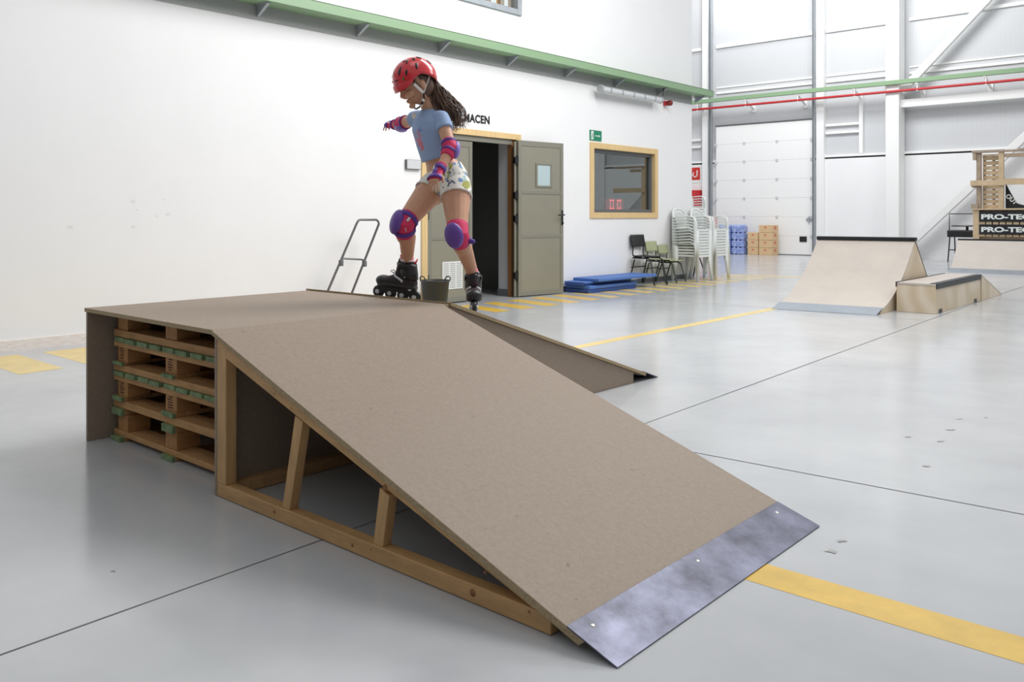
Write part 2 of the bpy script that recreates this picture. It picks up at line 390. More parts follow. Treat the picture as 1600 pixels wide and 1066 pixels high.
        bm = bmesh.new(); bm.from_mesh(me); bmesh.ops.recalc_face_normals(bm, faces=bm.faces); bm.to_mesh(me); bm.free()
        o = bpy.data.objects.new(name, me); COL.objects.link(o)
        if parent is not None: o.parent = parent
        else: o.location = org
        ORG[o.name] = org
        if remesh:
            r = o.modifiers.new('remesh', 'REMESH'); r.mode = 'VOXEL'; r.voxel_size = remesh; r.use_smooth_shade = True
        if smooth:
            q = o.modifiers.new('smooth', 'SMOOTH'); q.factor = .5; q.iterations = smooth
        if solid:
            q = o.modifiers.new('solid', 'SOLIDIFY'); q.thickness = solid; q.offset = 0
        if bevel:
            q = o.modifiers.new('bevel', 'BEVEL'); q.width = bevel; q.segments = 2; q.limit_method = 'ANGLE'; q.angle_limit = math.radians(40)
        if label: o['label'] = label
        return o
def empty(name, loc):
    o = bpy.data.objects.new(name, None); COL.objects.link(o); o.location = loc; o.empty_display_size = .1
    ORG[o.name] = Vector(loc); return o
def tag(o, label, cat, group=None, kind=None):
    o['label'] = label; o['category'] = cat
    if group: o['group'] = group
    if kind: o['kind'] = kind
    return o
def struct(o, label=None):
    o['kind'] = 'structure'
    if label: o['label'] = label
    return o
def kids(o): return [c for c in bpy.data.objects if c.parent == o]
def copy_tree(o, parent=None):
    c = o.copy(); COL.objects.link(c); c.parent = parent; ORG[c.name] = ORG[o.name]
    for ch in kids(o): copy_tree(ch, c)
    return c
def text_mb(txt, origin, xdir, ydir, size, bold=0.0, sx=1.0, depth=0.004, space=1.0):
    cu = bpy.data.curves.new('t', 'FONT'); cu.body = txt; cu.size = size; cu.offset = bold; cu.extrude = depth / 2; cu.space_character = space
    ob = bpy.data.objects.new('t', cu); COL.objects.link(ob)
    dg = bpy.context.evaluated_depsgraph_get(); me = bpy.data.meshes.new_from_object(ob.evaluated_get(dg))
    xd = Vector(xdir).normalized(); yd = Vector(ydir).normalized(); zd = xd.cross(yd); mb = MB()
    mb.add([Vector(origin) + xd * v.co.x * sx + yd * v.co.y + zd * v.co.z for v in me.vertices], [tuple(p.vertices) for p in me.polygons])
    bpy.data.objects.remove(ob); bpy.data.curves.remove(cu); bpy.data.meshes.remove(me)
    return mb

WX = -7.25   # face of the left wall
BY = 22.0    # face of the back wall
# ================================================================== SETTING
# floor with painted lines and joints
fm = MB()
fm.add([(-17, -9, 0), (9, -9, 0), (9, 22.3, 0), (-17, 22.3, 0)], [(0, 1, 2, 3)])
Z1 = 0.0006
def quad(pts, mi, z=Z1): fm.add([(x, y, z) for x, y in pts], [(0, 1, 2, 3)], mi)
quad([(-1.5, 2.28), (8, 2.30), (8, 2.445), (-1.5, 2.425)], 1)
quad([(-4.12, 3.0), (-4.03, 3.0), (-4.07, 9.3), (-4.19, 9.3)], 2)
y = 2.05
quad([(-7.05, 2.05), (-6.15, 2.05), (-6.17, 2.34), (-7.05, 2.34)], 2)
quad([(-7.03, 2.51), (-6.22, 2.51), (-6.22, 2.86), (-7.03, 2.86)], 2)
quad([(-7.03, 1.55), (-6.15, 1.55), (-6.15, 1.85), (-7.03, 1.85)], 2)
for k in range(26):
    y0 = 3.04 + k * 0.432
    if y0 < 13.6: quad([(-7.0, y0 + .04), (-6.22, y0 - .14), (-6.22, y0 + .10), (-7.0, y0 + .27)], 1 if y0 < 9.0 else 2)
quad([(-7.2, 13.7), (-5.6, 14.0), (-5.6, 14.25), (-7.2, 13.95)], 2)
def joint(a, b, w=.006):
    a = Vector((a[0], a[1], 0)); b = Vector((b[0], b[1], 0)); d = (b - a).normalized(); n = Vector((-d.y, d.x, 0)) * w / 2
    fm.add([v + Vector((0, 0, .0011)) for v in (a - n, b - n, b + n, a + n)], [(0, 1, 2, 3)], 3)
joint((-2.22, -1.0), (-2.30, 2.5)); joint((-2.30, 2.5), (-2.36, 4.5), .005); joint((-2.36, 4.5), (-2.62, 12.5), .008); joint((-2.62, 12.5), (-2.7, 20), .01)
joint((-2.3, 3.335), (3.0, 3.62), .006); joint((-7.2, 9.25), (-2.5, 9.1), .006)
rs = random.Random(3)
def chip(cx, cy, r, st=1.0, ang=0):
    pts = []; n = 11
    for i in range(n):
        t = 2 * math.pi * i / n; q = r * .8 * rs.uniform(.35, 1.2); x, yy = q * math.cos(t) * st, q * math.sin(t)
        pts.append((cx + x * math.cos(ang) - yy * math.sin(ang), cy + x * math.sin(ang) + yy * math.cos(ang), .0015))
    fm.add(pts, [tuple(range(n))], 4)
def FL(u, v):
    d = FPX * CH / (v - 337); q = P(u, v, d); return q.x, q.y
for u, v, r, st in ((1298, 862, .022, 1.3), (1316, 846, .013, 2), (1448, 729, .016, 1.4), (1470, 690, .012, 3), (1485, 672, .012, 3), (1500, 655, .01, 3), (1418, 683, .012, 1.8), (1540, 653, .012, 1.6), (1178, 601, .01, 2), (1320, 572, .012, 2), (1050, 540, .012, 2), (177, 893, .008, 1.5), (132, 680, .006, 1), (66, 704, .005, 1), (73, 707, .005, 1)):
    x, yy = FL(u, v); chip(x, yy, r, st, rs.uniform(.3, 1.2))
struct(fm.build('floor', [M_FLOOR, M_YEL, M_YELP, M_JOINT, M_SPOT]), 'pale blue-grey painted concrete floor with yellow lines and saw-cut joints')

def wall_holes(mb, fixed, t, axis, a0, a1, z0, z1, holes, mi=0):
    """slab on plane axis=fixed, from fixed-t to fixed, with rectangular holes (a0,a1,z0,z1)"""
    A = sorted({a0, a1, *[h[0] for h in holes], *[h[1] for h in holes]}); Zs = sorted({z0, z1, *[h[2] for h in holes], *[h[3] for h in holes]})
    for i in range(len(A) - 1):
        for j in range(len(Zs) - 1):
            ca = (A[i] + A[i + 1]) / 2; cz = (Zs[j] + Zs[j + 1]) / 2
            if any(h[0] < ca < h[1] and h[2] < cz < h[3] for h in holes): continue
            if axis == 'x': mb.box((fixed - t, A[i], Zs[j]), (fixed, A[i + 1], Zs[j + 1]), mi)
            else: mb.box((A[i], fixed, Zs[j]), (A[i + 1], fixed + t, Zs[j + 1]), mi)
DO = (6.72, 8.29, 0, 2.03); WI = (9.98, 11.64, 1.085, 2.03); UW = (6.75, 8.31, 3.72, 4.8)
wl = MB(); wall_holes(wl, WX, .26, 'x', -9, 12.82, 0, 8.2, [DO, WI, UW])
struct(wl.build('wall_left', M_WALL), 'white plastered wall of the office block')
we = MB(); we.box((-17, 12.56, 0), (WX - .261, 12.82, 8.2)); struct(we.build('wall_end', M_WALL))
# storeroom and office rooms behind
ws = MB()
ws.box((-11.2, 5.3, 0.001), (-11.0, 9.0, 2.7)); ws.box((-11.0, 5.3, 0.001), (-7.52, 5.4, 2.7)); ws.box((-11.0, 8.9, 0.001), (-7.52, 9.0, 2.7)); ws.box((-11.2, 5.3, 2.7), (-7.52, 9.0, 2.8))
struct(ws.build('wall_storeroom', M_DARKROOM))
wo = MB()
wo.box((-10.2, 9.3, 0.001), (-10.1, 12.4, 2.7)); wo.box((-10.1, 9.3, .001), (-7.52, 9.4, 2.7)); wo.box((-10.1, 12.3, .001), (-7.52, 12.4, 2.7)); wo.box((-10.2, 9.3, 2.7), (-7.52, 12.4, 2.8))
struct(wo.build('wall_office', M_OFFROOM))
wu = MB(); wu.box((-7.62, 6.5, 3.5), (-7.58, 8.5, 5.0)); struct(wu.build('wall_upper_room', M_BROWNW))
sk = MB(); sk.box((WX, -9, 0), (WX + .012, 6.6, .085)); struct(sk.build('baseboard_left', M_SKIRT), 'low flaking cream skirting')
sk = MB(); sk.box((WX, 8.40, 0), (WX + .012, 12.82, .07)); struct(sk.build('baseboard_right', M_DGREY))
# smudges on wall
sm = MB()
for u, v, r in ((208, 315, .018), (214, 328, .01), (208, 355, .018), (262, 335, .02), (256, 312, .012), (110, 355, .02), (245, 338, .012), (150, 347, .008), (784, 45, .02), (829, 127, .012)):
    a = P(u, v, 1.0) - Vector((0, 0, CH)); d = WX / a.x; q = P(u, v, d)
    sm.add([(WX + .0008, q.y + r * rs.uniform(.6, 1.1) * math.cos(t * .785) * 1.4, q.z + r * rs.uniform(.5, .9) * math.sin(t * .785)) for t in range(8)], [tuple(range(8))])
struct(sm.build('trim_scuff_marks', M_SMUDGE), 'faint grey scuffs on the white wall')

# back wall
bw = MB(); bw.box((-17, BY, 2.62), (9, BY + .3, 8.2), 0); bw.box((-17, BY - .06, 0), (9, BY + .3, 2.52), 1); bw.box((-17, BY - .05, 2.52), (9, BY + .3, 2.56), 2); bw.box((-17, BY - .09, 2.56), (9, BY + .3, 2.62), 3)
struct(bw.build('wall_back', [M_PANEL, M_PRECAST, M_BLACKTRIM, M_STEELW]), 'white metal-clad end wall of the hall')
def girt(name, boxes, m=M_STEELW, b=.004, label=None):
    mb = MB()
    for a, c in boxes: mb.box(a, c)
    return struct(mb.build(name, m, bevel=b), label)
gz = MB()
for z0, z1, pr in ((5.80, 5.88, .06), (4.66, 4.70, .03), (4.50, 4.56, .05)):
    for x0, x1 in ((-17, -12.1), (-11.63, -8.78), (-8.50, -6.86), (-6.45, 9)): gz.box((x0, BY - pr, z0), (x1, BY, z1))
struct(gz.build('trim_1', M_STEELW), 'white horizontal rails across the end wall')
girt('trim_2', [((-8.5, BY - .08, 3.36), (-7.62, BY, 3.42)), ((-8.5, BY - .08, 3.16), (-7.62, BY, 3.22)), ((-7.64, BY - .10, 2.62), (-7.55, BY, 4.1)), ((-17, BY - .08, 3.20), (-12.1, BY, 3.26)), ((-17, BY - .08, 3.0), (-12.1, BY, 3.06))], label='small white steel framing beside the sectional door')
girt('trim_3', [((-12.02, BY - .16, 0), (-11.84, BY, 8.2))], label='white post left of the sectional door')
girt('trim_4', [((-8.72, BY - .14, 0), (-8.52, BY, 8.2))], label='white post right of the sectional door')
wf = MB(); wf.box((-17, -9.3, 0), (9.3, -9.001, 8.2)); struct(wf.build('wall_front', M_MGREY))
wf = MB(); wf.box((9.001, -9, 0), (9.3, BY + .3, 8.2)); struct(wf.build('wall_right', M_PRECAST))
# columns and braces
for k, x in enumerate((-6.68, 1.0)):
    c = MB(); c.box((x - .16, BY - .52, 0), (x + .13, BY - .07, 8.2)); c.box((x - .19, BY - .49, 0), (x - .16, BY - .08, 8.2))
    struct(c.build('trim_%d' % (5 + k), M_STEELW, bevel=.006), 'white steel column at the end wall')
b = MB(); yb = BY - .3
b.beam((-6.56, yb, 3.76), (.84, yb, 3.76), .12, .19); struct(b.build('trim_7', M_STEELW, bevel=.01), 'white horizontal tie between columns')
b = MB(); b.beam((-6.50, yb, .22), (-2.85, yb, 3.92), .17, .14, (0, 1, 0)); b.beam((-6.55, yb, 4.05), (-2.6, yb, 8.15), .17, .14, (0, 1, 0))
struct(b.build('trim_8', M_STEELW, bevel=.01), 'white diagonal bracing')
b = MB(); b.beam((.84, yb, .22), (-2.85, yb, 3.92), .17, .14, (0, 1, 0)); struct(b.build('trim_9', M_STEELW, bevel=.01))

# sectional door
dr = empty('door_1', (-10.2, BY - .1, 0)); struct(dr, 'tall white sectional loading door')
X0, X1 = -11.60, -8.82; nsec = 7; hs = 3.56 / nsec
for i in range(nsec):
    s_ = MB(); s_.box((X0, BY - .13, i * hs + .001), (X1, BY - .065, (i + 1) * hs - .001)); s_.build('door_section', M_STEELW, dr, bevel=.005)
for i in range(1, nsec):
    for fx in (.31, .65): hg = MB(); xx = X0 + (X1 - X0) * fx; hg.box((xx - .035, BY - .145, i * hs - .035), (xx + .035, BY - .128, i * hs + .035)); hg.build('hinge', M_SILVER, dr)
for i in range(1, nsec):
    for xx in (X0 - .03, X1 - .05): hg = MB(); hg.box((xx, BY - .16, i * hs - .035), (xx + .08, BY - .128, i * hs + .035)); hg.build('roller_bracket', M_SILVER, dr)
for xx, ww in ((X0 - .13, .07), (X1 + .06, .045)):
    t = MB(); t.box((xx - ww / 2, BY - .24, 0), (xx + ww / 2, BY - .14, 8.1)); t.box((xx - .01, BY - .26, 0), (xx + .01, BY - .24, 8.1), 1)
    t.build('door_track', [M_GALV, M_DGREY], dr)
t = MB(); t.box((X0 - .02, BY - .14, 3.565), (X1 + .02, BY - .02, 3.60)); t.build('top_seal', M_DGREY, dr)
t = MB(); t.box((X0, BY - .14, 0), (X1, BY - .06, .02)); t.build('bottom_seal', M_DGREY, dr)
t = MB(); t.box((-9.16, BY - .15, .36), (-8.97, BY - .128, .50)); t.build('vent_grille', M_BLACK, dr)
t = MB(); t.box((-8.98, BY - .16, .92), (-8.82, BY - .128, .98)); t.box((-8.92, BY - .18, .88), (-8.88, BY - .15, 1.02)); t.build('latch', M_GALV, dr)
# ledge beam along left wall with brackets
lb = empty('cable_tray', (WX, 3, 3.06)); tag(lb, 'long green steel tray with lips on brackets along the white wall', 'cable tray')
t = MB(); y0, y1 = -8.5, 13.15
t.box((WX + .002, y0, 3.075), (WX + .235, y1, 3.085)); t.box((WX + .228, y0, 3.075), (WX + .238, y1, 3.175)); t.box((WX + .002, y0, 3.085), (WX + .012, y1, 3.19)); t.box((WX + .04, y0, 3.165), (WX + .19, y1, 3.185))
t.box((WX + .20, y0, 3.17), (WX + .238, y1, 3.178)); t.build('tray_channel', M_GREEN, lb)
t = MB(); t.box((WX + .001, y0, 2.935), (WX + .014, 12.80, 3.075)); t.build('backing_plate', M_MGREY, lb, label='flat grey plate under the tray')
k = 0; yy = 5.69 - 1.2 * 8
while yy < 12.9:
    t = MB(); t.prism([(WX + .014, yy, 2.965), (WX + .014, yy, 3.073), (WX + .20, yy, 3.073), (WX + .20, yy, 3.062), (WX + .03, yy, 2.965)], (0, .008, 0)); t.box((WX + .014, yy - .02, 3.066), (WX + .20, yy + .03, 3.074))
    t.beam((WX + .018, yy + .015, 2.967), (WX + .20, yy + .015, 3.066), .035, .005)
    t.build('bracket', M_GALV, lb); yy += 1.2
# long green beam and red pipe on back wall
t = MB(); t.box((-17, BY - .62, 4.205), (9, BY - .50, 4.31)); tag(t.build('support_beam', M_GREEN, bevel=.006), 'thin green beam crossing in front of the hall end wall', 'beam')
t = MB(); t.tube([(-17, BY - .57, 4.045), (9, BY - .57, 4.045)], .032, 10); tag(t.build('sprinkler_pipe', M_RED), 'red pipe running below the thin green beam', 'pipe')
BL_ = ('the leftmost, beside the tall chair stack', 'above the left half of the loading door', 'above the right half of the loading door', 'above the small steel framing', 'just right of the column', 'farthest right, over the timber stand')
xk = -12.0 + .04; kb = 0
while xk < -4:
    t = MB(); t.beam((xk, BY - .02, 3.99), (xk, BY - .6, 4.19), .05, .03); t.tube([(xk + .02, BY - .58, 4.2), (xk + .02, BY - .58, 4.0)], .016, 8); t.box((xk - .05, BY - .03, 3.9), (xk + .05, BY - .001 if not -6.9 < xk < -6.4 else BY - .001, 4.1))
    o = t.build('pipe_bracket', M_STEELW); tag(o, 'white pipe bracket, ' + BL_[kb], 'bracket', 'pipe brackets on the end wall'); xk += 1.455; kb += 1
# ------------------------------------------------------------------ double door
D = empty('door_2', (WX, 7.5, 0)); struct(D, 'grey metal double door in a pale wooden casing')
t = MB()
for a, c in (((WX - .02, 6.63, 0), (WX + .02, 6.72, 2.105)), ((WX - .02, 8.29, 0), (WX + .02, 8.375, 2.105)), ((WX - .02, 6.72, 2.03), (WX + .02, 8.29, 2.105))): t.box(a, c)
t.build('casing', M_OAK, D, bevel=.004)
t = MB(); t.box((WX - .08, 8.22, 0), (WX - .021, 8.285, 2.03)); t.build('jamb', M_BROWNW, D)
t = MB(); t.box((WX - .26, 8.24, 0), (WX - .082, 8.289, 2.03)); t.box((WX - .27, 8.23, 0), (WX - .08, 8.24, .09), 1); t.build('reveal_lining', [M_GREYWALL, M_DGREY], D)
t = MB(); t.box((WX - .07, 6.73, 1.965), (WX - .01, 8.22, 2.028)); t.box((WX - .07, 6.722, .01), (WX - .01, 6.76, 2.0)); t.build('metal_frame', M_DOOR2, D)
def leaf(parent, y0, y1, x, win, vent, M=None):
    ZT = 2.02 if win else 1.955
    """leaf in plane x, from y0 to y1, optional transform"""
    def bl(mb, name, m, bev=.003):
        if M: mb.xf(M)
        return mb.build(name, m, parent, bevel=bev)
    t = MB(); t.box((x - .02, y0, .012), (x + .02, y1, ZT)); lf = bl(t, 'door_leaf', M_DOOR)
    t = MB(); s_ = .055
    for a, c in (((y0, .012), (y0 + s_, ZT)), ((y1 - s_, .012), (y1, ZT)), ((y0 + s_, .012), (y1 - s_, .08)), ((y0 + s_, ZT - .07), (y1 - s_, ZT)), ((y0 + s_, .76), (y1 - s_, .81)), ((y0 + s_, 1.33), (y1 - s_, 1.38))):
        t.box((x + .02, a[0], a[1]), (x + .027, c[0], c[1]))
    bl(t, 'door_rail', M_DOOR2)
    return bl
bl = leaf(D, 6.765, 7.50, WX - .045, False, True)
t = MB(); t.box((WX - .026, 6.99, .17), (WX - .018, 7.33, .50)); 
t.build('vent_grille', mat('white_vent', srgb(225, 228, 228), .4), D)
t = MB()
for r in range(13):
    for c in range(3): t.box((WX - .018, 7.01 + c * .108, .19 + r * .0235), (WX - .0165, 7.095 + c * .108, .198 + r * .0235))
t.build('vent_slot', M_MGREY, D)
for z in (.25, 1.0, 1.7): t = MB(); t.tube([(WX - .015, 6.762, z), (WX - .015, 6.762, z + .11)], .009, 8); t.build('hinge', M_BLACK, D)
# open leaf folded back against wall
ang = math.radians(-8.0); hx, hy = WX + .07, 8.235
Mx = Matrix.Translation((hx, hy, 0)) @ Matrix.Rotation(ang, 4, 'Z')
bl = leaf(D, .0, .80, 0.0, True, False, Mx)
t = MB()
for a, c in (((.30, 1.42), (.33, 1.74)), ((.56, 1.42), (.59, 1.74)), ((.33, 1.42), (.56, 1.445)), ((.33, 1.715), (.56, 1.74))): t.box((.019, a[0], a[1]), (.032, c[0], c[1]))
bl(t, 'pane_frame', M_DOOR2)
t = MB(); t.box((.0195, .33, 1.445), (.024, .56, 1.715)); bl(t, 'pane', M_FROST)
t = MB(); t.box((.024, .76, .92), (.032, .79, 1.12)); t.tube([(.03, .775, 1.06), (.075, .775, 1.06), (.08, .765, 1.06), (.08, .66, 1.055)], .009, 8); t.tube([(.03, .775, .95), (.05, .775, .95)], .012, 8)
bl(t, 'handle', M_BLACK, 0)
for z in (.22, .95, 1.25, 1.70): t = MB(); t.tube([(.01, -.012, z), (.01, -.012, z + .12)], .014, 8); t.box((-.03, -.05, z + .02), (.02, .0, z + .1)); bl(t, 'hinge', M_BLACK, 0)
t = MB(); t.box((-.045, -.03, .01), (-.02, .03, 2.0)); t.box((-.02, -.045, .01), (.0, -.015, 2.0)); bl(t, 'hinge_post', M_DOOR2)
# storeroom cupboard
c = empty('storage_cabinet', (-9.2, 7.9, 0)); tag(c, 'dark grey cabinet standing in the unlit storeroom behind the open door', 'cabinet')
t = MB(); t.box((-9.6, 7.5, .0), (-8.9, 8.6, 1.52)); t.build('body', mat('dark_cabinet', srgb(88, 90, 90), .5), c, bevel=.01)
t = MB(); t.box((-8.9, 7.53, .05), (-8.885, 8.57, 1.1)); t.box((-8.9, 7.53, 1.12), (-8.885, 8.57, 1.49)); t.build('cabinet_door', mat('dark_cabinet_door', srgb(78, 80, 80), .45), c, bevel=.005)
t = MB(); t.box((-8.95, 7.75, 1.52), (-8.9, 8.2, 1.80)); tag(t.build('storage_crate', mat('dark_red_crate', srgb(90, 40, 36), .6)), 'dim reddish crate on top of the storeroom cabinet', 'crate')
# office window
Wn = empty('window_1', (WX, 10.8, 1.0)); struct(Wn, 'office window with a pale wooden surround')
t = MB(); a0, a1, z0, z1 = 9.90, 11.72, 1.01, 2.11
for a, c_ in (((a0, z0), (a0 + .09, z1)), ((a1 - .09, z0), (a1, z1)), ((a0 + .09, z0), (a1 - .09, z0 + .085)), ((a0 + .09, z1 - .085), (a1 - .09, z1))): t.box((WX - .05, a[0], a[1]), (WX + .02, c_[0], c_[1]))
t.build('casing', M_OAK, Wn, bevel=.004)
t = MB(); a0, a1, z0, z1 = 9.99, 11.63, 1.095, 2.025
for a, c_ in (((a0, z0), (a0 + .045, z1)), ((a1 - .045, z0), (a1, z1)), ((a0 + .045, z0), (a1 - .045, z0 + .05)), ((a0 + .045, z1 - .05), (a1 - .045, z1))): t.box((WX - .11, a[0], a[1]), (WX - .04, c_[0], c_[1]))
t.build('sash', M_DGREY, Wn)
t = MB(); t.box((WX - .085, 10.03, 1.14), (WX - .079, 11.59, 1.98)); t.build('pane', M_GLASS, Wn)
# LED clock behind the glass
ck = empty('led_clock', (WX - .2, 10.75, 1.15)); tag(ck, 'red digital LED clock showing 00 behind the office window glass', 'clock')
t = MB(); t.box((WX - .26, 10.36, 1.13), (WX - .20, 11.35, 1.34)); t.build('housing', M_BLACK, ck)
t = MB(); t.box((WX - .20, 10.56, 1.145), (WX - .197, 11.06, 1.30)); t.build('display', M_LEDD, ck)
def seg0(yc, zc, w_, h_, s_=.018):
    for a, c_ in (((yc - w_ / 2, zc - h_ / 2), (yc - w_ / 2 + s_, zc + h_ / 2)), ((yc + w_ / 2 - s_, zc - h_ / 2), (yc + w_ / 2, zc + h_ / 2)), ((yc - w_ / 2, zc - h_ / 2), (yc + w_ / 2, zc - h_ / 2 + s_)), ((yc - w_ / 2, zc + h_ / 2 - s_), (yc + w_ / 2, zc + h_ / 2))):
        t.box((WX - .197, a[0], a[1]), (WX - .193, c_[0], c_[1]))
for yc_ in (10.74, 10.93): t = MB(); seg0(yc_, 1.223, .095, .145, .020); t.build('digit', M_LED, ck)
for yy, zz, ww, hh in ((11.13, 1.27, .03, .03), (11.17, 1.19, .05, .03), (11.23, 1.27, .02, .02)): t = MB(); t.box((WX - .199, yy - ww / 2, zz - hh / 2), (WX - .197, yy + ww / 2, zz + hh / 2)); t.build('indicator', M_LEDD, ck)
# upper window
Wn = empty('window_2', (WX, 7.6, 3.65)); struct(Wn, 'aluminium window high on the white wall')
t = MB(); a0, a1, z0, z1 = 6.68, 8.385, 3.65, 4.87
for a, c_ in (((a0, z0), (a0 + .08, z1)), ((a1 - .08, z0), (a1, z1)), ((a0 + .08, z0), (a1 - .08, z0 + .075)), ((a0 + .08, z1 - .075), (a1 - .08, z1))): t.box((WX - .1, a[0], a[1]), (WX + .025, c_[0], c_[1]))
t.build('window_frame', M_GALV, Wn, bevel=.004)
t = MB(); t.box((WX - .13, 8.13, 3.73), (WX - .06, 8.20, 4.8)); t.box((WX - .13, 7.88, 3.73), (WX - .06, 7.98, 4.8)); t.build('mullion', M_STEELW, Wn)
t = MB(); t.box((WX - .20, 6.75, 3.725), (WX - .17, 8.31, 4.8)); t.build('interior_stand_in', mat('honey_interior_wood', srgb(196, 150, 84), .5, noise=.15, nscale=4), Wn)  # added panel near the pane, catches outside light in place of the wooden interior
t = MB(); t.box((WX - .055, 6.76, 3.725), (WX - .05, 8.305, 4.795))
mg = M_GLASS.copy(); mg.name = 'clear_glass'
for n in mg.node_tree.nodes:
    if n.type == 'BSDF_TRANSPARENT': n.inputs[0].default_value = (.93, .95, .95, 1)
    if n.type == 'MIX_SHADER': n.inputs[0].default_value = .07
t.build('pane', mg, Wn)
# sign, lettering, switch, lamp, siren
E_ = empty('exit_sign', (WX + .004, 10.04, 2.13)); tag(E_, 'green emergency exit sign with running figure and arrow above the office window', 'sign')
t = MB(); t.box((WX + .001, 9.895, 2.135), (WX + .008, 10.185, 2.285)); t.build('plate', M_SIGNG, E_)
t = MB(); x = WX + .0085
t.box((x, 9.925, 2.15), (x + .001, 9.985, 2.27)); t.build('doorway_symbol', M_SIGNW, E_)
t = MB(); x = WX + .0105
t.add([(x, 9.955, 2.255), (x, 9.967, 2.255), (x, 9.967, 2.243), (x, 9.955, 2.243)], [(0, 1, 2, 3)]); t.beam((x, 9.958, 2.24), (x, 9.952, 2.20), .003, .013, (1, 0, 0)); t.beam((x, 9.955, 2.205), (x, 9.972, 2.18), .003, .008, (1, 0, 0)); t.beam((x, 9.972, 2.18), (x, 9.968, 2.155), .003, .008, (1, 0, 0)); t.beam((x, 9.952, 2.205), (x, 9.935, 2.17), .003, .008, (1, 0, 0)); t.beam((x, 9.957, 2.235), (x, 9.975, 2.215), .003, .007, (1, 0, 0))
t.build('running_figure', M_SIGNG, E_)
t = MB(); x = WX + .0085; t.box((x, 10.02, 2.202), (x + .001, 10.12, 2.212)); t.prism([(x, 10.11, 2.19), (x, 10.15, 2.207), (x, 10.11, 2.224)], (.001, 0, 0)); t.build('arrow', M_SIGNW, E_)
t = text_mb('ALMACEN', (WX + .003, 7.17, 2.196), (0, 1, 0), (0, 0, 1), .134, bold=.0045, sx=.97, space=1.06)
tag(t.build('wall_lettering', M_BLACK), 'black capitals ALMACEN on the white wall above the double door', 'lettering')
S_ = empty('wall_switch', (WX, 6.5, 1.57)); tag(S_, 'pale grey switch box on the white wall left of the wooden door casing', 'switch')
t = MB(); t.box((WX, 6.385, 1.575), (WX + .03, 6.605, 1.685)); t.build('back_box', M_DGREY, S_, bevel=.004)
t = MB(); t.box((WX + .03, 6.392, 1.58), (WX + .036, 6.60, 1.68)); t.build('cover_plate', M_SILVER, S_, bevel=.003)
Lm = empty('tube_lamp', (WX + .1, 10.9, 2.8)); tag(Lm, 'unlit grey tubular strip lamp mounted on the wall under the green tray', 'lamp')
lx = WX + .13
t = MB(); t.box((lx - .05, 10.00, 2.86), (lx + .045, 11.58, 2.91)); t.build('housing', M_LAMPB, Lm, bevel=.012)
t = MB(); t.tube([(lx, 9.98, 2.87), (lx, 11.60, 2.87)], .05, 16); t.build('diffuser', M_LAMPC, Lm)
for yy in (9.97, 11.58): t = MB(); t.tube([(lx, yy, 2.875), (lx, yy + .03, 2.875)], .058, 16); t.build('end_cap', M_LAMPB, Lm)
for yy in (10.18, 10.48, 10.78, 11.08, 11.38): t = MB(); t.box((lx + .03, yy, 2.835), (lx + .055, yy + .02, 2.90)); t.build('clip', M_GALV, Lm)
for yy in (10.23, 11.33): t = MB(); t.box((WX, yy, 2.88), (lx - .03, yy + .04, 2.90)); t.build('mounting_arm', M_GALV, Lm)
t = MB(); t.tube([(lx, 11.61, 2.9), (lx + .0, 11.68, 2.95), (lx + .01, 11.68, 3.07)], .007, 6); t.build('power_cable', M_BLACK, Lm)
Sr = empty('alarm_siren', (WX + .05, 12.0, 2.84)); tag(Sr, 'small red alarm siren on the wall right of the strip lamp', 'siren')
t = MB(); t.box((WX, 11.90, 2.83), (WX + .05, 12.0, 2.90)); t.build('base', M_RED, Sr, bevel=.005)
t = MB(); t.lathe([(.035, 0), (.045, .02), (.045, .06), (.035, .08)], (WX + .05, 11.95, 2.865), 16, (1, .05, 0)); t.build('horn', mat('dark_red_plastic', srgb(130, 36, 34), .4), Sr)

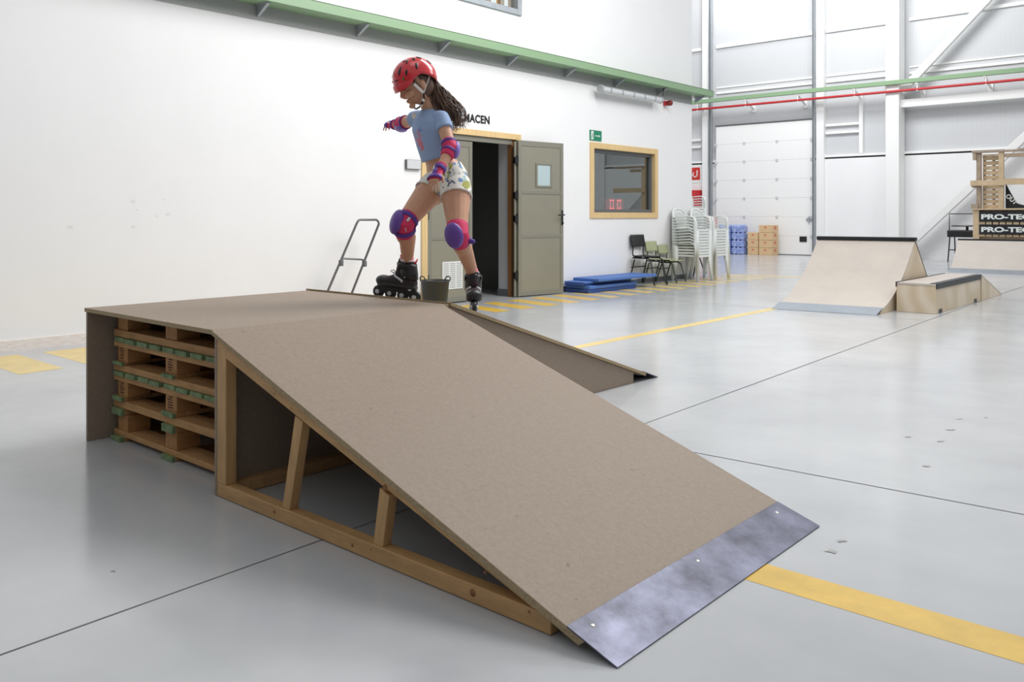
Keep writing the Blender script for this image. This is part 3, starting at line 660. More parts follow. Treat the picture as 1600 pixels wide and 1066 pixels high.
# ================================================================== PLATFORM, PALLETS, RAMPS
PX0, PX1, PY0, PY1, PZ = -4.11, -2.95, 1.655, 2.88, .62
pf = empty('box_platform', (-3.5, 2.3, 0)); tag(pf, 'brown hardboard skate platform top and side covering the stacked pallets', 'skate platform')
def board(mb, a, b): mb.box(a, b)
def mdfpart(name, mb, parent, edge=False, **k):
    return mb.build(name, [M_MDF, M_MDFEDGE], parent, bevel=.0015, **k)
t = MB(); t.box((PX0 - .004, PY0 - .006, .602), (PX1, PY1, .62)); 
for i, f in enumerate(t.f):
    if i >= 2: t.m[i] = 1
mdfpart('top_panel', t, pf)
t = MB(); t.box((PX0, PY0, 0.001), (PX0 + .016, PY1, .602)); mdfpart('side_panel', t, pf)
def make_pallet(z, layers, label):
    p = empty('wooden_pallet', (-3.53, 2.3, z)); tag(p, label, 'pallet', 'pallets stacked inside the platform')
    x0, x1, y0, y1 = -4.055, -2.985, 1.765, 2.84
    for kind, h in layers:
        if kind == 'skid':
            for cx in (x0 + .05, (x0 + x1) / 2 - .0, x1 - .05):
                t = MB(); j = rs.uniform(-.02, .0); t.box((cx - .05, y0 - .012 + j * .5, z), (cx + .05, y0 + .0, z + h), 1); t.box((cx - .05, y0, z), (cx + .05, y1, z + h), 0); t.build('skid_board', [M_PAL, M_GRN], p, bevel=.002)
        if kind == 'board':
            for cy in (y0 + .05, (y0 + y1) / 2, y1 - .05):
                t = MB(); t.box((x0 - .015, cy - .05, z), (x1, cy + .05, z + h)); t.build('cross_board', M_PAL, p, bevel=.003)
        if kind == 'block':
            for cx in (x0 + .07, (x0 + x1) / 2 + .0, x1 - .05):
                for cy in (y0 + .06, (y0 + y1) / 2, y1 - .06):
                    t = MB(); t.box((cx - .05, cy - .055, z), (cx + .05, cy + .055, z + h)); bk = t.build('block', M_PALB, p, bevel=.003)
                    if cy < y0 + .1 and h > .06 and 'mark' in [q[0] for q in layers]:
                        t = MB()
                        for r in range(5):
                            zz = z + .014 + r * .011
                            t.box((cx - .03 + rs.uniform(0, .012), cy - .0562, zz), (cx + .022 - rs.uniform(0, .02), cy - .0545, zz + .005))
                        t.build('stamp', mat('burnt_stamp', srgb(84, 50, 30), .8) if 'burnt_stamp' not in MATS else MATS['burnt_stamp'], bk)
        if kind == 'deck':
            n = 9; wd = (x1 - x0) / n
            for i in range(n):
                cx = x0 + wd * (i + .5); t = MB(); ww = wd * .40; jj = rs.uniform(-.012, .008)
                t.box((cx - ww, y0 - .010 + jj * .6, z), (cx + ww, y0 + .01, z + h), 1); t.box((cx - ww, y0 + .01, z), (cx + ww, y1, z + h), 0); t.build('deck_board', [M_PAL, M_GRN], p, bevel=.002)
        z += h
    return z
z = make_pallet(.001, [('skid', .02), ('board', .024), ('block', .076), ('skid', .032)], 'wooden pallet at the bottom of the stack, resting on the floor')
z = make_pallet(z, [('board', .034), ('skid', .02), ('block', .07), ('board', .026), ('mark', 0), ('deck', .02)], 'wooden pallet second from the bottom of the stack')
z = make_pallet(z, [('board', .03), ('skid', .016), ('block', .066), ('board', .025), ('mark', 0), ('deck', .022)], 'wooden pallet third from the bottom of the stack')
z = make_pallet(z, [('board', .034), ('block', .066), ('skid', .60 - z - .100)], 'wooden pallet at the top of the stack, under the hardboard')

# --- ramp 1 (towards camera right)
R1 = empty('launch_ramp', (-2.0, 2.23, 0)); tag(R1, 'large hardboard launch ramp with open pine frame and steel foot plate, nearest the camera', 'skate ramp')
SL = .62 / (1.824)   # slope
zt = lambda x: .62 - SL * (x + 2.95)
ya, yb2 = 1.64, 2.845
t = MB(); xe = -1.215
t.prism([(-2.95, ya, .62), (xe, ya, zt(xe)), (xe - .02, ya, zt(xe) - .017), (-2.95, ya, .603)], (0, yb2 - ya, 0))
t.m = [1, 1, 0, 1, 1, 1]
mdfpart('deck', t, R1)
t = MB(); xa, xb = -1.268, -1.118
t.prism([(xa, ya - .004, zt(xa) + .0045), (xb, ya - .004, .0035), (xb - .006, ya - .004, .0005), (xa, ya - .004, zt(xa) + .0008)], (0, yb2 - ya - .004, 0)); pl = t.build('foot_plate', M_PLATE, R1, bevel=.0008, label='dark bluish steel foot plate')
for yy in (1.70, 2.22, 2.76):
    xs = -1.235; t = MB(); t.lathe([(.0065, 0), (.0065, .0015), (.003, .002)], (xs, yy, zt(xs) + .0035), 10, (SL, 0, 1)); t.build('screw', M_SCREW, pl)
L45 = .045
def side_frame(y, knots):
    t = MB(); t.box((-2.93, y, .002), (-1.33, y + L45, .052)); b_ = t.build('base_beam', M_PINE, R1, bevel=.003)
    if knots:
        for xx, zz, r in ((-2.55, .03, .007), (-2.12, .025, .006), (-1.6, .03, .011), (-2.03, .035, .003), (-1.40, .04, .004)): t2 = MB(); t2.lathe([(r, 0), (r, .0006)], (xx, y - .0005, zz), 10, (0, 1, 0)); t2.build('knot', M_KNOT, b_)
    t = MB(); t.box((-2.93, y, .052), (-2.868, y + L45, .555)); t.build('post', M_PINEZ, R1, bevel=.003)
    xA, xB = -2.93, -1.33; off = .0185; thk = .050 / math.cos(math.atan(SL))
    t = MB(); t.prism([(xA, y + .001, zt(xA) - off), (xB - .0, y + .001, zt(xB) - off), (xB - .0, y + .001, .053), (-1.39, y + .001, .053), (xA, y + .001, zt(xA) - off - thk)], (0, L45 - .002, 0)); r_ = t.build('sloped_rail', M_PINE, R1, bevel=.002)
    if knots:
        for xx, r in ((-1.965, .010), (-1.555, .005), (-2.45, .003), (-2.55, .003)): t2 = MB(); zz = zt(xx) - off - .03; t2.lathe([(r, 0), (r, .0008)], (xx, y - .0, zz), 12, (0, 1, 0)); t2.build('knot', M_KNOT, r_)
    for xb_, xt_ in ((-2.49, -2.415), (-2.005, -1.975)):
        zz = zt(xt_) - off - thk + .004; t = MB(); t.prism([(xb_ - .022, y + .006, .052), (xb_ + .022, y + .006, .052), (xt_ + .022, y + .006, zz - .008), (xt_ - .022, y + .006, zz + .007)], (0, L45 - .01, 0)); t.build('strut', M_PINEZ, R1, bevel=.002)
side_frame(1.652, True); side_frame(2.775, False)
t = MB(); t.prism([(-2.93, 2.822, .002), (-1.33, 2.822, .002), (-1.33, 2.822, zt(-1.33) - .019), (-2.93, 2.822, zt(-2.93) - .019)], (0, .016, 0)); mdfpart('side_panel', t, R1)
t = MB(); t.box((-2.948, 1.652, .002), (-2.932, 2.838, .60)); mdfpart('back_panel', t, R1)
t = MB(); t.box((-2.93, 1.698, .002), (-2.885, 2.773, .047)); t.build('cross_beam', M_PINE, R1, bevel=.002)
t = MB(); t.box((-1.375, 1.698, .002), (-1.335, 2.773, .045)); t.build('cross_beam', M_PINE, R1, bevel=.002)
# --- ramp 2 (going away along the wall)
R2 = empty('launch_ramp', (-3.5, 3.8, 0)); tag(R2, 'hardboard launch ramp with closed sides running away behind the platform, under the skater', 'skate ramp')
yA, yB = 2.885, 4.62; zl = lambda yv: .632 - (.632 / 1.885) * (yv - 2.88)
t = MB(); t.prism([(-4.13, yA, zl(yA)), (-4.13, yB, zl(yB)), (-4.13, yB, zl(yB) - .018), (-4.13, yA, zl(yA) - .018)], (1.19, 0, 0)); t.m = [1, 1, 0, 1, 1, 1]
mdfpart('deck', t, R2)
t = MB(); t.prism([(-4.13, yB - .03, zl(yB - .03) + .004), (-4.13, 4.765, .003), (-4.13, 4.75, .0008), (-4.13, yB - .03, zl(yB - .03) + .001)], (1.19, 0, 0)); t.build('foot_plate', M_PLATE, R2, label='dark steel foot plate')
for xx in (-2.972, -4.10):
    t = MB(); t.prism([(xx, yA + .002, .001), (xx, 4.50, .001), (xx, 4.50, zl(4.50) - .02), (xx, yA + .002, zl(yA) - .02)], (.016, 0, 0)); mdfpart('side_panel', t, R2)
t = MB(); t.box((-4.08, yA + .002, .001), (-2.975, yA + .018, .59)); mdfpart('back_panel', t, R2)

# ================================================================== SMALL RAMPS IN THE HALL
Q = empty('quarter_pipe', (-3.6, 9.9, 0)); tag(Q, 'pale plywood quarter pipe with dark coping and grey steel lip, left of the low box', 'skate ramp')
qx0, qx1 = -4.135, -3.04; qy0, run, qh = 9.10, 1.32, .785
def qpt(t_): # curve: gentle transition
    yv = qy0 + .16 + (run - .16) * t_; zz = .05 + (qh - .03 - .05) * (0.22 * t_ + 0.78 * t_ ** 1.9); return yv, zz
cur = [(qy0, 0.002), (qy0 + .16, .05)] + [qpt(i / 14) for i in range(1, 15)]
shift = lambda x: (x - qx0) * .12
def skewq(mb): 
    for v in mb.v: v.y += shift(v.x)
    return mb
t = MB(); cc = cur[1:]
t.add([(x_, a, b_ - dz) for dz in (0, .015) for a, b_ in cc for x_ in (qx0, qx1)], [(2 * i, 2 * i + 1, 2 * i + 3, 2 * i + 2) for i in range(len(cc) - 1)], 0, True)
nq = 2 * len(cc); t.add([v.copy() for v in t.v], [(nq + 2 * i, nq + 2 * i + 2, nq + 2 * i + 3, nq + 2 * i + 1) for i in range(len(cc) - 1)] + [(2 * i, 2 * i + 2, nq + 2 * i + 2, nq + 2 * i) for i in range(len(cc) - 1)] + [(2 * i + 1, nq + 2 * i + 1, nq + 2 * i + 3, 2 * i + 3) for i in range(len(cc) - 1)])
skewq(t).build('curved_deck', M_PLY, Q)
t = MB(); t.prism([(qx0, qy0, .004), (qx0, qy0 + .2, .066), (qx0, qy0 + .2, .061), (qx0, qy0, .0005)], (qx1 - qx0, 0, 0)); skewq(t).build('steel_lip', M_LIP, Q)
byq = qy0 + run + .85
for xx in (qx0 + .005, qx1 - .025):
    t = MB(); prof = [(xx, a, max(b_ - .016, .001)) for a, b_ in cur[1:]] + [(xx, qy0 + run + .06, qh - .04), (xx, byq, .001), (xx, qy0 + .14, .001)]
    t.prism(prof, (.02, 0, 0)); skewq(t).build('side_panel', M_PLYG, Q)
t = MB(); t.prism([(qx0 + .005, qy0 + run + .055, qh - .03), (qx0 + .005, byq + .01, .001), (qx0 + .005, byq - .01, .001), (qx0 + .005, qy0 + run + .03, qh - .04)], (qx1 - qx0 - .01, 0, 0)); skewq(t).build('back_panel', M_PLY, Q)
t = MB(); t.box((qx0 - .01, qy0 + run - .02, qh - .035), (qx1 + .01, qy0 + run + .07, qh + .01)); skewq(t).build('coping', M_COPING, Q, bevel=.008)
# low box
B = empty('grind_box', (-2.83, 10.7, 0)); tag(B, 'low plywood grind box with steel edge standing right of the quarter pipe', 'skate box')
t = MB(); t.box((-3.0, 9.76, .001), (-2.6, 11.66, .30)); t.build('body', M_PLYG, B, bevel=.002)
t = MB(); t.box((-3.0, 9.755, .30), (-2.597, 11.665, .322)); t.build('top_panel', M_PLY, B, bevel=.002)
t = MB(); t.box((-2.598, 9.755, .268), (-2.588, 11.665, .324)); t.box((-2.66, 9.755, .322), (-2.588, 11.665, .326)); t.build('steel_edge', M_COPING, B)
t = MB(); t.box((-3.008, 9.75, .27), (-2.998, 9.77, .325)); t.box((-3.008, 9.75, .322), (-2.98, 11.6, .326)); t.build('corner_edge', M_COPING, B)
for yy in (9.86, 11.35): t = MB(); t.box((-2.60, yy, .002), (-2.5975, yy + .13, .045)); t.build('hand_hole', M_BLACK, B)
Wd = empty('wedge_ramp', (-2.8, 12.2, 0)); tag(Wd, 'small plywood wedge ramp at the far end of the grind box', 'skate ramp')
t = MB(); t.prism([(-3.0, 11.675, .001), (-3.0, 12.74, .001), (-3.0, 12.74, .006), (-3.0, 11.675, .315)], (.41, 0, 0)); t.build('body', M_PLYG, Wd, bevel=.002)
t = MB(); t.prism([(-3.0, 11.675, .316), (-3.0, 12.75, .006), (-3.0, 12.75, .009), (-3.0, 11.675, .321)], (.412, 0, 0)); t.build('top_panel', M_PLY, Wd)
# right ramp
K = empty('bank_ramp', (-2.8, 17.6, 0)); tag(K, 'wide pale plywood bank ramp with dark coping in front of the pallet stand', 'skate ramp')
kx0, kx1 = -4.40, -1.3
def kz(t_): return (17.45 + .55 * t_, .045 + .54 * (.75 * t_ + .25 * t_ * t_))
ks = [kz(i / 8) for i in range(9)]
t = MB()
t.add([(x_, a, b_ - dz) for dz in (0, .015) for a, b_ in ks for x_ in (kx0, kx1)], [(2 * i, 2 * i + 1, 2 * i + 3, 2 * i + 2) for i in range(8)], 0, True)
nq = 18; t.add([v.copy() for v in t.v], [(nq + 2 * i, nq + 2 * i + 2, nq + 2 * i + 3, nq + 2 * i + 1) for i in range(8)] + [(2 * i, 2 * i + 2, nq + 2 * i + 2, nq + 2 * i) for i in range(8)])
t.build('deck', M_PLY, K)
t = MB(); t.prism([(kx0, 17.26, .002), (kx0, 17.47, .066), (kx0, 17.47, .060), (kx0, 17.26, .0005)], (kx1 - kx0, 0, 0)); t.build('steel_lip', M_LIP, K)
for xx in (kx0 + .003, kx1 - .023): t = MB(); t.prism([(xx, a, max(b_ - .016, .001)) for a, b_ in ks] + [(xx, 18.35, .001), (xx, 17.43, .001)], (.02, 0, 0)); t.build('side_panel', M_PLY, K)
t = MB(); t.box((kx0 - .005, 17.99, .57), (kx1, 18.04, .605)); t.build('coping', M_COPING, K, bevel=.006)

# ------------------------------------------------------------------ pallet stand with banners
T = empty('pallet_stand', (-3.3, 19.9, 0)); tag(T, 'tall timber stand with black lettered banners behind the bank ramp', 'stand')
tx = -4.49; ty = 19.5
t = MB(); t.box((tx, ty, .001), (tx + .12, ty + .9, 1.165)); t.build('end_post', M_WPINE, T, bevel=.006)
t = MB(); t.box((tx + .125, ty + .10, .001), (-1.2, ty + .9, 1.16)); t.build('body', M_GPINE, T)
for zz in (.62, .87, .16):
    for i in range(26):
        x0 = tx + .125 + i * .122
        t = MB(); t.box((x0, ty - .0, zz), (x0 + .10, ty + .10, zz + .055)); t.build('slat_end', M_WPINE, T)
for zz in (.665, .925):
    t = MB(); t.box((tx + .122, ty - .015, zz), (-1.2, ty - .003, zz + .205)); bn = t.build('banner', M_BANNER, T, label='black banner lettered in white')
    for k in range(2):
        t = text_mb('PRO-TEC', (tx + .155 + 1.45 * k, ty - .018, zz + .055), (1, 0, 0), (0, 0, 1), .135, bold=.006, sx=1.62, depth=.003); t.build('lettering', M_SIGNW, bn)
t = MB(); t.box((tx - .01, ty - .03, 1.165), (-1.2, ty + .95, 1.195)); t.build('top_board', M_WPINE, T, bevel=.004)
t = MB(); t.box((tx - .03, ty - .03, 1.20), (tx + .10, ty + .2, 1.29)); t.build('corner_block', M_GPINE, T, bevel=.004)
for x0, x1, y_ in ((tx + .06, tx + .145, ty + .02), (-4.02, -3.93, ty + .0), (-2.2, -2.1, ty)):
    t = MB(); t.box((x0, y_, 1.195), (x1, y_ + .09, 2.36)); t.build('upright', M_GPINE if x0 < -4.2 else M_WPINE, T, bevel=.004)
t = MB(); t.box((tx - .04, ty - .03, 1.665), (-3.9, ty - .002, 1.775)); t.box((-3.9, ty - .03, 1.675), (-1.2, ty - .002, 1.80)); t.build('cross_plank', M_WPINE, T, bevel=.004)
t = MB(); t.box((tx - .02, ty - .02, 2.345), (-1.2, ty + .13, 2.385)); t.box((tx + .0, ty + .8, 2.28), (-1.2, ty + .85, 2.36)); t.build('top_plank', M_GPINE, T, bevel=.004)
t = MB(); t.box((tx + .0, ty - .01, 2.2), (tx + .06, ty + .1, 2.34)); t.box((tx - .03, ty + .04, 1.63), (tx + .05, ty + .2, 1.75)); t.build('bracket_block', M_GPINE, T)
# upright pallet standing on the stand
U = empty('wooden_pallet', (-4.2, 19.8, 1.195)); tag(U, 'pale slatted pallet standing upright on top of the timber stand', 'pallet')
for i in range(11):
    zz = 1.20 + i * .099; t = MB(); t.add([], []); t.box((-4.33, 19.62, zz), (-3.99, 19.645, zz + .078)); t.build('slat', M_WPINE, U, bevel=.002)
for xx in (-4.33, -4.16, -4.02): t = MB(); t.box((xx, 19.645, 1.197), (xx + .035, 19.75, 2.28)); t.build('stringer', M_GPINE, U)
t = MB(); t.box((-3.975, 19.62, 1.2), (-3.95, 19.66, 2.2)); t.build('edge_strip', M_BLACK, U)
# black banner draped
t = MB()
pts = [(-3.93, 1.72), (-3.80, 1.5), (-3.70, 1.33), (-3.62, 1.27), (-3.55, 1.25)]
vs = []; fs = []
for i, (x, zz) in enumerate(pts): vs += [(x, 19.7 - .03 * i, zz), (x - .02, 20.1, 1.197)]
for i in range(len(pts) - 1): fs.append((2 * i, 2 * i + 1, 2 * i + 3, 2 * i + 2))
t.add([(-3.92, 19.68, 1.70), (-3.60, 19.62, 1.24), (-3.60, 19.62, 1.198), (-3.92, 19.68, 1.198)], [(0, 1, 2, 3)])
fb = empty('folded_banner', (-3.7, 19.66, 1.197)); tag(fb, 'black folded banner with slanting white lettering lying on the timber stand', 'banner')
t = MB(); t.prism([(-3.92, 19.64, 1.72), (-3.86, 19.64, 1.58), (-3.72, 19.64, 1.30), (-3.60, 19.64, 1.26), (-3.50, 19.64, 1.25), (-3.50, 19.64, 1.198), (-3.92, 19.64, 1.198)], (0, .02, 0)); t.build('cloth', M_BANNER, fb)
dd = Vector((.30, 0, -.30)).normalized(); uu = Vector((.7, 0, .7))
t = text_mb('OUT', (-3.925, 19.636, 1.44), dd, (.707, 0, .707), .12, bold=.005, sx=.95, depth=.002); t.build('lettering', M_SIGNW, fb)
# high bar chair / table
Hc = empty('bar_table', (-5.1, 21.3, 0)); tag(Hc, 'tall black metal bar table with backrest rail left of the timber stand', 'table')
t = MB()
for xx in (-5.37, -4.75):
    for yy in (21.1, 21.5): t.tube([(xx + (.0 if yy < 21.3 else .06), yy, 0.0), (xx + .04, yy, .56)], .014, 8)
t.build('leg_frame', M_BLACK, Hc)
t = MB(); t.tube([(-5.34, 21.1, .27), (-5.30, 21.5, .27), (-4.75, 21.5, .27), (-4.75, 21.1, .27)], .012, 6, True); t.build('foot_rail', M_BLACK, Hc)
t = MB(); t.box((-5.38, 21.05, .56), (-4.65, 21.55, .72)); t.build('seat_box', M_BLACK, Hc, bevel=.02)
t = MB(); t.loft([((-5.02, 21.3, .80 + z_), (.33 * s_, 0, 0), (0, .24 * s_, 0)) for z_, s_ in ((0, .95), (.01, 1), (.03, 1), (.035, .9))], 28); t.build('top', M_TUBE, Hc)
t = MB(); t.tube([(-5.34, 21.1, .72), (-5.34, 21.1, 1.09), (-4.70, 21.1, 1.09), (-4.70, 21.1, .72)], .012, 8); t.tube([(-5.02, 21.3, .72), (-5.02, 21.3, .8)], .03, 8); t.build('back_rail', M_BLACK, Hc)

# ================================================================== MATS, CHAIRS, BOXES
def mat_slab(name, x0, x1, y0, y1, z0, z1, m, label, rot=0):
    t = MB(); t.box((x0, y0, z0), (x1, y1, z1)); c = Vector(((x0 + x1) / 2, (y0 + y1) / 2, 0))
    t.xf(Matrix.Translation(c) @ Matrix.Rotation(rot, 4, 'Z') @ Matrix.Translation(-c))
    tag(t.build(name, m, bevel=.008), label, 'gym mat', 'blue mats stacked by the wall')
mat_slab('gym_mat', -7.2, -6.80, 9.25, 10.42, .001, .052, M_BLUED, 'dark blue mat at the very bottom of the blue pile')
mat_slab('gym_mat', -7.2, -6.79, 9.27, 10.44, .053, .098, M_BLUE, 'blue mat second from the bottom of the blue pile')
mat_slab('gym_mat', -7.19, -6.86, 9.22, 10.30, .099, .125, M_BLUED, 'thin dark blue mat in the middle of the blue pile')
mat_slab('gym_mat', -7.2, -6.84, 9.24, 10.36, .126, .150, M_BLUE, 'blue mat second from the top of the blue pile', -.01)
mat_slab('gym_mat', -7.17, -6.72, 9.42, 10.82, .151, .190, M_BLUE, 'topmost blue mat, overhanging the pile toward the chairs', -.03)

def school_chair(y, x, s_, seatm, framem, label):
    """faces +X; x,y = centre of seat on floor"""
    c = empty('school_chair', (x, y, 0)); tag(c, label, 'chair', 'school chairs along the wall')
    w_, dp, sh, bh = .38 * s_, .38 * s_, .44 * s_, .78 * s_
    T_ = lambda px, py, pz: (x + px, y + py, pz)
    for sg in (-1, 1):
        t = MB(); t.tube([T_(dp / 2 + .03, sg * w_ / 2, .0), T_(dp / 2 - .05, sg * (w_ / 2 - .02), sh - .05), T_(dp / 2 - .10, sg * (w_ / 2 - .02), sh - .02), T_(-dp / 2, sg * (w_ / 2 - .02), sh - .02)], .011, 8); t.build('front_leg', framem, c)
        t = MB(); t.tube([T_(-dp / 2 - .06, sg * w_ / 2, .0), T_(-dp / 2 + .04, sg * (w_ / 2 - .01), sh - .04)], .011, 8); t.build('rear_leg', framem, c)
        t = MB(); t.tube([T_(-.04, sg * (w_ / 2 - .04), sh - .01), T_(-dp / 2 + .02, sg * (w_ / 2 - .04), sh - .01), T_(-dp / 2 - .015, sg * (w_ / 2 - .04), sh + .04), T_(-dp / 2 - .01, sg * (w_ / 2 - .04), bh - .2 * s_), T_(-dp / 2 - .05, sg * (w_ / 2 - .04), bh - .02)], .010, 8); t.build('back_post', framem, c)
    t = MB(); t.tube([T_(-dp / 2 - .01, -w_ / 2, sh * .62), T_(-dp / 2 - .01, w_ / 2, sh * .62)], .009, 6); t.build('stretcher', framem, c)
    t = MB(); n = 9
    for i in range(n):
        for j in range(n):
            px = -dp / 2 + dp * 1.05 * i / (n - 1); py = -w_ / 2 + w_ * j / (n - 1)
            t.v.append(Vector(T_(px, py, sh + .004 + .018 * ((i / (n - 1) - .45) ** 2) * 2 - .02 * max(0, i / (n - 1) - .8))))
    for i in range(n - 1):
        for j in range(n - 1): t.f.append([i * n + j, (i + 1) * n + j, (i + 1) * n + j + 1, i * n + j + 1]); t.m.append(0); t.sm.append(True)
    t.build('seat', seatm, c, solid=.012)
    t = MB(); t.v = []; 
    for i in range(n):
        for j in range(n):
            pz = bh - .19 * s_ + .19 * s_ * i / (n - 1); q = j / (n - 1) * 2 - 1
            t.v.append(Vector(T_(-dp / 2 - .03 - .02 * (1 - q * q) + .03 - .03 * i / (n - 1), q * w_ / 2, pz)))
    for i in range(n - 1):
        for j in range(n - 1): t.f.append([i * n + j, (i + 1) * n + j, (i + 1) * n + j + 1, i * n + j + 1]); t.m.append(0); t.sm.append(True)
    t.build('backrest', seatm, c, solid=.012)
    return c
school_chair(11.08, -7.00, .97, M_BLACKSEAT, M_BLACK, 'black school chair with black backrest, nearest the blue mats')
school_chair(11.46, -7.02, .83, M_GREENSEAT, M_DGREEN, 'pale green school chair between the black chair and the smallest green chair')
school_chair(11.80, -7.03, .75, M_GREENSEAT, M_DGREEN, 'smallest pale green school chair, beside the stacked white chairs')

def plastic_chair():
    """faces +X, origin floor centre"""
    c = empty('plastic_chair', (0, 0, 0))
    W = .235
    for sx_, sg in ((1, -1), (1, 1), (-1, -1), (-1, 1)):
        t = MB(); b0 = Vector((.24 * sx_ if sx_ > 0 else -.22, sg * (W - .005), 0)); b1 = Vector((.20 if sx_ > 0 else -.16, sg * (W - .03), .40))
        t.loft([(b0, (.020, 0, 0), (0, .020, 0)), (b0.lerp(b1, .5), (.028, 0, 0), (0, .024, 0)), (b1, (.040, 0, 0), (0, .028, 0))], 8, pw=4); t.build('leg', M_WPL, c)
    t = MB()
    for i in range(6): x_ = -.15 + i * .058; t.box((x_, -.19, .405 - .01 * (i < 3)), (x_ + .046, .19, .417 - .01 * (i < 3)))
    t.box((.19, -.21, .380), (.215, .21, .42)); t.box((-.17, -.21, .39), (.2, -.185, .42)); t.box((-.17, .185, .39), (.2, .21, .42)); t.build('seat', M_WPL, c, bevel=.004)
    # backrest frame + fan slats
    t = MB(); arc = []
    for i in range(13): a = math.pi * i / 12; arc.append((-.20 - .07 * math.sin(a), -.22 * math.cos(a) * 1.0, .60 + .145 * math.sin(a)))
    t.tube([(-.17, -.22, .42)] + arc + [(-.17, .22, .42)], .019, 8)
    for i in range(-3, 4): t.loft([((-.18, i * .034, .44), (.005, 0, 0), (0, .013, 0)), ((-.23, i * .050, .62), (.005, 0, 0), (0, .016, 0)), ((-.265 + .004 * abs(i), i * .058, .738 - .006 * i * i), (.005, 0, 0), (0, .016, 0))], 8, pw=4)
    t.tube([(-.18, -.2, .44), (-.18, .2, .44)], .012, 8); t.build('backrest', M_WPL, c)
    for sg in (-1, 1):
        t = MB(); t.loft([(Vector(p), (0, .030, 0), Vector(n_) * .010) for p, n_ in (((-.21, sg * .225, .60), (0, 0, 1)), ((-.05, sg * .245, .615), (0, 0, 1)), ((.12, sg * .245, .625), (0, 0, 1)), ((.19, sg * .245, .60), (.7, 0, .7)), ((.215, sg * .24, .52), (1, 0, .1)), ((.21, sg * .225, .40), (1, 0, 0)))], 10, pw=4); t.build('armrest', M_WPL, c)
    return c
pc = plastic_chair(); first = True
ORDN = ['first', 'second', 'third', 'fourth', 'fifth', 'sixth', 'seventh', 'eighth', 'ninth', 'tenth', 'eleventh']
for (sx_, sy_, nn, where, rz, base) in ((-6.93, 12.25, 10, 'the white stack nearest the green chairs', 0.0, 0), (-6.93, 12.83, 10, 'the white stack farthest right', 0.0, 0), (-7.90, 13.85, 18, 'the tall stack behind the wall corner', 0, 0)):
    for k in range(nn):
        o = pc if first else copy_tree(pc); first = False
        o.location = (sx_, sy_, k * .046 + .001); o.rotation_euler = (0, 0, rz)
        pos = 'bottom' if k == 0 else ('topmost' if k == nn - 1 else (ORDN[k] + ' from the bottom' if k < 11 else ORDN[nn - 1 - k] + ' from the top'))
        tag(o, 'white plastic armchair, %s in %s' % (pos, where), 'chair', 'stacked white plastic chairs')
# dark umbrella-like poles behind chairs
for i, (a, b_) in enumerate((((-7.35, 13.05, .0), (-7.3, 13.15, .6)), ((-7.3, 13.35, .05), (-7.45, 13.25, .62)))):
    t = MB(); t.tube([a, b_], .012, 6); tag(t.build('folded_pole', M_BLACK), 'thin black pole leaning behind the stacked chairs, %s' % ('nearer the wall' if i == 0 else 'farther along'), 'pole')

# water packs and boxes
cx0, cy0 = -10.75, 21.42
def bottle_pack(cx, cy, z, m, label, grp):
    t = MB()
    for i in range(3):
        for j in range(2):
            bx, by = cx - .12 + i * .12, cy - .06 + j * .12
            t.lathe([(.04, 0), (.058, .01), (.058, .07), (.052, .085), (.058, .10), (.058, .17), (.03, .205), (.016, .215)], (bx, by, z), 12)
    t.box((cx - .175, cy - .115, z + .02), (cx + .175, cy + .115, z + .17))
    tag(t.build('bottle_pack', m), label, 'bottle pack', grp)
for c_, xx in enumerate((-11.05, -10.65)):
    for k in range(4):
        bottle_pack(xx, 21.42, .001 + k * .195, M_BOTTLE, 'blue shrink-wrapped bottle pack, %s layer of the %s column' % (('bottom', 'second', 'third', 'top')[k], ('left', 'right')[c_]), 'bottle packs at the sectional door')
bottle_pack(-11.47, 21.25, .001, M_PINKP, 'pink-wrapped bottle pack at the foot of the pink column', 'pink packs'); 
for k in range(1, 5): bottle_pack(-11.47, 21.25, .001 + k * .195, M_PINKP, 'pink-wrapped pack, %s from the bottom of the pink column' % ORDN[k], 'pink packs')
def carton(cx, cy, z, w_, d_, h_, label):
    b_ = empty('cardboard_box', (cx, cy, z)); tag(b_, label, 'box', 'cardboard boxes at the sectional door')
    t = MB(); t.box((cx - w_ / 2, cy - d_ / 2, z), (cx + w_ / 2, cy + d_ / 2, z + h_)); t.build('carton', M_CARD, b_, bevel=.004)
    t = MB(); t.box((cx + w_ / 2, cy - .05, z + h_ * .45), (cx + w_ / 2 + .003, cy + .06, z + h_ * .85)); t.build('tape', M_TAPE, b_); t = MB(); t.box((cx - .03, cy - d_ / 2 - .003, z + h_ * .6), (cx + .03, cy - d_ / 2, z + h_ * .8)); t.build('tape', M_TAPE, b_)
for k in range(3): carton(-10.22, 21.50, .001 + k * .2, .30, .36, .195, 'cardboard box, %s in the shorter brown stack' % ('bottom', 'middle', 'top')[k])
for k in range(4): carton(-9.86, 21.50, .001 + k * .2, .36, .40, .195, 'cardboard box, %s in the taller brown stack' % ('bottom', 'second from bottom', 'third from bottom', 'top')[k])
